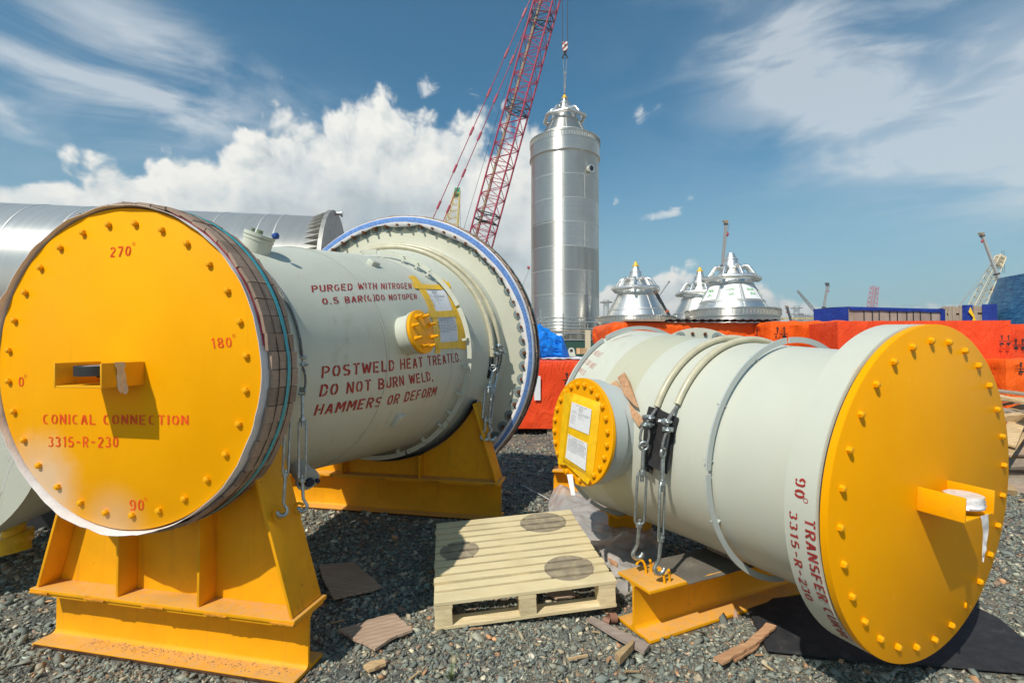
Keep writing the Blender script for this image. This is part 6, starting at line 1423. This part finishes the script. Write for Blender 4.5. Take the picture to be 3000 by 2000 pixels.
def hookblock():
    c=at(1655,140,40.0); T=thing('hook_block',c,'red and white striped hook block hanging above the tall tower','hook block'); s=40/1469
    m,N,b=newmat('striped_block'); co=ocoord(N); sp=N.node('ShaderNodeSeparateXYZ',{0:co}).outputs; w=N.m('ADD',sp[0],N.m('MULTIPLY',sp[2],-1.0)); f=N.ss(N.m('FRACT',N.m('MULTIPLY',w,2.4)),.48,.52); N.put(b,'Base Color',N.mix(f,(.30,.03,.03),(.72,.70,.66))); b.inputs['Roughness'].default_value=.5
    out=[(-.15,.42),(.15,.42),(.21,.34),(.21,-.1),(.14,-.34),(-.14,-.34),(-.21,-.1),(-.21,.34)]
    mb=MB(); mb.prism([c+Vector((x,-.16,z)) for x,z in out],(0,.32,0)); mb.build('block_body',m,T,0,bevel=.02)
    mb=MB(); mb.lathe(c+Vector((0,-.165,.12)),(0,-1,0),(1,0,0),[(0,.07),(.03,.06)],16,cap1=True); mb.prism([c+Vector((x,-.1,z)) for x,z in ((-.12,-.345),(.12,-.345),(.07,-.56),(-.07,-.56))],(0,.2,0)); mb.build('sheave_pin',m_blk,T,30)
    for sg in (-1,1):
        mb=MB(); k=c+Vector((.04*sg,0,-.56)); mb.tube([k,k+Vector((.09*sg,0,-.10)),k+Vector((.17*sg,0,-.22)),k+Vector((.10*sg,0,-.34)),k+Vector((.02*sg,0,-.28))],[.05,.06,.06,.05,.03],10); mb.build('hook',m_blk,T,50)
    top=TC+UPV*(16.95+1.5+3.98); S_=thing('lifting_sling',top,'pair of wire slings from the hook block to the tall tower','sling'); mb=MB()
    for sg in (-1,1):
        a=c+Vector((.15*sg,0,-.80)); m_=a.lerp(top,.42); m_.x=c.x+.07*sg; mb.tube([a,m_],.022,6); mb.tube([m_,Vector((top.x+.02*sg,top.y,top.z+.05))],.03,6)
        mb.obox(m_,(.04,0,0),(0,.04,0),(0,0,.10)); 
    mb.obox(a.lerp(top,.80)*1.0,(.05,0,0),(0,.05,0),(0,0,.14)); mb.build('wire',m_crgr,S_,50); mb=MB(); mb.tube([top+Vector((0,0,.1)),top-Vector((0,0,.05))],.06,8); mb.build('shackle',m_blk,S_,40)
hookblock()
def latcrane(label,pts,D,w0,w1,n,mat,headmat=None,rc=.06,rl=.03,ropes=(),boxes=(),pend=None,name='lattice_crane',hw=None,ab=True):
    a,b=at(*pts[0],D[0]),at(*pts[1],D[1]); d=(b-a).normalized(); v=Vector((0,1,0)); v=(v-d*v.dot(d)).normalized(); u=d.cross(v)
    g=a-d*((a.z-1.5)/d.z) if d.z>.1 else a
    T=thing(name,(g.x,g.y,0),label,'crane','cranes in the distance'); mb=MB(); lattice(mb,a,b,u,w0,w1,v,w0*.8,w1*.8,n,rc,rl)
    k=max(2,int((a-g).length/(b-a).length*n*.5)); lattice(mb,g,a,u,w0,w0,v,w0*.8,w0*.8,k,rc,rl); mb.build('boom',mat,T,50)
    mb=MB(); mb.box(g.x-4,g.x+2.5,g.y-1.6,g.y+1.6,.02,3.2); mb.build('carrier',mat,T,0,bevel=.1)
    if headmat is not None:
        h0=b-d*hw; mb=MB(); lattice(mb,h0,b,u,w1*1.08,w1*.9,v,w1*.9,w1*.8,4,rc*1.6,rl*1.8); mb.obox(h0.lerp(b,.35),d*hw*.28,u*w1*.95,v*w1*.7); mb.obox(b-d*hw*.05,d*hw*.12,u*w1*1.0,v*w1*.8); mb.build('boom_head',headmat,T,40)
    if ropes:
        mb=MB(); 
        for (p,q) in ropes: mb.tube([at(*p,D[1]),at(*q,D[1])],.03*D[1]/90,5)
        mb.build('hoist_rope',m_cable,T,40)
    if pend:
        mb=MB(); 
        for (p,q) in pend: mb.tube([at(*p,D[1]),at(*q,D[0])],.05*D[1]/90,5)
        mb.build('pendant_line',m_crgr,T,40)
    return T
latcrane('yellow lattice crane with green head behind the big rear flange',((1321,672),(1341,556)),(95,112),1.25,.52,12,m_cry,m_crg,.075,.035,ropes=(((1347,570),(1349,690)),),hw=3.4)
latcrane('beige lattice crane leaning right at the right picture edge',((2864,890),(2932,752)),(140,142),1.35,.95,15,m_crb,m_crb,.11,.06,ropes=(((2935,735),(2938,800)),((2941,733),(2944,800))),pend=(((2920,770),(2806,900)),((2905,770),(2800,905))),hw=3.2)
latcrane('pale red lattice crane mast above the blue-covered crate',((2554,900),(2563,838)),(300,300),1.9,1.6,9,m_pink,None,.22,.12,ropes=(((2567,842),(2567,868)),))
latcrane('thin grey lattice crane leaning left, far away left of the blue-covered crate',((2372,893),(2336,851)),(380,380),.8,.5,9,m_crgr,None,.2,.12)
latcrane('faint distant grey jib between the tall tower and the domes',((1832,870),(1848,826)),(330,330),.5,.3,8,m_crgr,None,.14,.09)
def tele(label,p0,p1,D,r0,mat,sect=3,tipmat=None,hook=None,group='cranes in the distance',bandmat=None):
    a,b=at(*p0,D),at(*p1,D); d=(b-a).normalized(); g=a-d*((a.z-2.2)/d.z) if d.z>.1 else a; v=Vector((0,1,0)); T=thing('telescopic_crane',(g.x,g.y,0),label,'crane',group); L=(b-g)
    for k in range(sect):
        mb=MB(); p=g+L*(k/sect); q=g+L*((k+1)/sect); mb.bar(p,q,r0*2*(1-.18*k),r0*2.2*(1-.18*k),v); mb.build('boom_section',mat,T,0,bevel=r0*.2); mb=MB(); mb.bar(q-d*r0*.8,q,r0*2.5*(1-.18*k),r0*2.7*(1-.18*k),v); mb.build('section_collar',bandmat or m_crdk,T,0)
    mb=MB(); mb.bar(b,b+d*r0*1.6,r0*1.5,r0*1.8,v); mb.obox(b+d*r0*1.2+Vector((-r0*.9,0,0)),(r0*.9,0,0),(0,r0*.6,0),(0,0,r0*.45)); mb.build('boom_tip',tipmat or mat,T,0)
    mb=MB(); mb.box(g.x-3,g.x+3.5,g.y-1.4,g.y+1.4,.02,2.6); mb.build('carrier',m_crb,T,0,bevel=.1)
    if hook:
        mb=MB(); h=at(*hook,D); t=b-Vector((r0*2.2,0,0)) if hook[0]<p1[0] else b+Vector((r0*2,0,0)); mb.tube([t,h],.03*D/90,5); mb.build('hoist_rope',m_cable,T,0); mb=MB(); mb.lathe(h,(0,0,-1),(1,0,0),[(0,.06),(.15,.22),(.45,.26),(.8,.1)],10,cap0=True,cap1=True); mb.build('hook',plain('hook_red',(.45,.04,.06),.5) if 'hook_red' not in MATS else MATS['hook_red'],T,30)
tele('grey telescopic crane boom standing behind the dome with white panels',(2116,790),(2127,655),90,.34,m_crgr,3,m_walk,(2131,680))
tele('white telescopic crane boom crossing in front of the beige lattice crane',(2921,805),(2878,690),120,.42,m_alup,3,m_walk,(2877,702))
tele('black and orange mobile crane boom beside the left dome',(1962,930),(1921,856),60,.26,m_crdk,3,m_crdk,None,bandmat=plain('boom_orange',(.55,.12,.04),.5))
tele('dark telescopic crane boom left of the blue-covered crate',(2413,903),(2424,835),200,.55,m_crgr,3,m_crdk,(2427,850))
tele('dark crane boom leaning left far behind the orange crates',(2317,940),(2306,900),190,.40,m_crdk,2,m_walk,(2305,912))
tele('pale crane boom with red tip left of the tall tower',(1538,815),(1549,786),110,.26,m_alup,2,plain('tip_red',(.5,.03,.04),.5))
tele('pale thin crane jib rising right of the left dome',(1936,860),(1960,826),220,.32,m_crgr,2)
tele('small orange-tipped boom just left of the big blue tarpaulin',(2907,870),(2908,848),150,.32,m_crb,1,plain('tip_orange',(.6,.2,.08),.5))

# ------------------------------------------------------------------ distant plant
def plant(label,px_,ybot,ytop,D,r,mat,tiers,group='distant plant towers',tip=False):
    c=at(px_,ybot,D); zt=at(px_,ytop,D).z; c.z=0; T=thing('process_tower',c,label,'process tower',group); mb=MB(); mb.lathe(c,UPV,(1,0,0),[(0,r),(zt*.7,r),(zt*.72,r*.8),(zt,r*.78)],20,cap1=True); mb.build('stack',mat,T,30)
    mb=MB()
    for k in range(tiers): z=zt*(.2+.75*k/max(1,tiers-1)); mb.lathe(c,UPV,(1,0,0),[(z,r),(z,r*1.7),(z+.25,r*1.7),(z+.25,r)],16,ring=True)
    mb.build('platform',m_alud,T,0)
plant('slim aluminium chimney between tower and left dome',1776,930,878,150,1.1,m_alup,3)
plant('white process tower far behind the orange crates',2334,945,896,420,3.0,m_alup,7)
plant('shorter process tower beside the white one',2347,945,917,420,2.6,m_alup,4)
plant('small round topped tower near the blue-covered crate',2378,945,920,400,4.2,m_alup,2)
def rack():
    a,b=at(2240,944,380),at(2392,944,380); a.z=b.z=0; T=thing('pipe_rack',(a+b)/2,'long low pale pipe rack on the horizon behind the orange crates','pipe rack'); mb=MB(); x=(b-a)
    for k in range(30):
        p=a+x*k/29; h=random.uniform(22,30); mb.box(p.x-.3,p.x+.3,p.y-.3,p.y+.3,0,h)
    mb.build('post',m_alud,T,0)
    for k,z in enumerate((21,24,27)): mb=MB(); mb.bar(a+UPV*z,b+UPV*z,.9,.9); mb.build('pipe',(m_crb,m_alup,m_cry)[k],T,0)
rack()
# ------------------------------------------------------------------ scaffold, fence and post at the tower's foot
def scaffold():
    D=36.2; T=thing('scaffold',at(1660,1070,D)*Vector((1,1,0)) if 0 else (at(1660,1030,D).x,D,0),'tube scaffold standing round the foot of the tall tower','scaffold')
    for px_,yt in ((1583,905),(1600,925),(1650,918),(1671,930),(1702,929),(1722,945),(1748,930),(1762,945)):
        p=at(px_,yt,D); mb=MB(); mb.cyl(Vector((p.x,D,0)),p,.045,8); mb.build('standard',m_galv,T,50)
    for x0,x1,y in ((1578,1712,931),(1578,1765,943),(1578,1712,952),(1580,1765,962),(1578,1700,974),(1590,1770,976)):
        mb=MB(); mb.cyl(at(x0,y,D-.08),at(x1,y,D-.08),.045,8); mb.build('ledger',m_galv,T,50)
    mb=MB(); a,b=at(1595,968,D),at(1765,968,D); mb.box(a.x,b.x,D-.1,D+.9,a.z-.08,a.z); mb.build('deck_board',m_pine2,T,0)
scaffold()
def fence():
    D=27.0; a,b=at(1640,1030,D),at(1800,1030,D); T=thing('mesh_fence',((a.x+b.x)/2,D,0),'dark green mesh fence between low crate and tower','fence'); z=2.35
    m,N,bb=newmat('green_mesh'); co=ocoord(N); w=N.node('ShaderNodeTexWave',{'Vector':N.vmap(co,(1,1,1),rot=(0,R(40),0)),'Scale':3.2}).outputs[0]; N.put(bb,'Base Color',N.mix(w,(.012,.045,.035),(.03,.10,.075))); bb.inputs['Roughness'].default_value=.8
    mb=MB(); mb.box(a.x,b.x,D-.01,D+.01,.05,z); mb.build('mesh_panel',m,T,0)
    for k in range(5): mb=MB(); x=a.x+(b.x-a.x)*k/4; mb.cyl((x,D+.05,0),(x,D+.05,z+.1),.04,8); mb.build('fence_post',m_crg if 0 else m_galv,T,50)
    mb=MB(); mb.cyl((a.x,D-.03,z),(b.x,D-.03,z),.03,8); mb.build('top_rail',m_galv,T,50)
fence()
p=at(1722,967,25.0); tag(MB().box(p.x-.13,p.x+.13,24.9,25.1,0,p.z).build('post',m_crb,smooth=0,bevel=.01),'cream square post standing before the green mesh fence','post')
p=at(1787,955,22.0); q=at(1787,975,22.0); mb=MB(); mb.box(p.x-.10,p.x+.12,21.9,22.2,0,p.z); tag(mb.build('timber_post',m_pine2,smooth=0,bevel=.01),'thick timber post at the left end of the orange back row','post')
# ------------------------------------------------------------------ humid tropical air
def air():
    mb=MB(); mb.box(-905,905,-62,2505,-1.0,75); m=bpy.data.materials.new('humid_air'); m.use_nodes=True; N=NT(m.node_tree); N.n.remove(N.n['Principled BSDF'])
    v=N.node('ShaderNodeVolumePrincipled',{'Color':(.90,.93,.95),'Density':.0008,'Anisotropy':.2}); N.l.new(v.outputs[0],N.n['Material Output'].inputs['Volume']); o=mb.build('haze',m,smooth=0); tag(o,'thin bluish haze over the far end of the yard','haze',kind='stuff')
air()
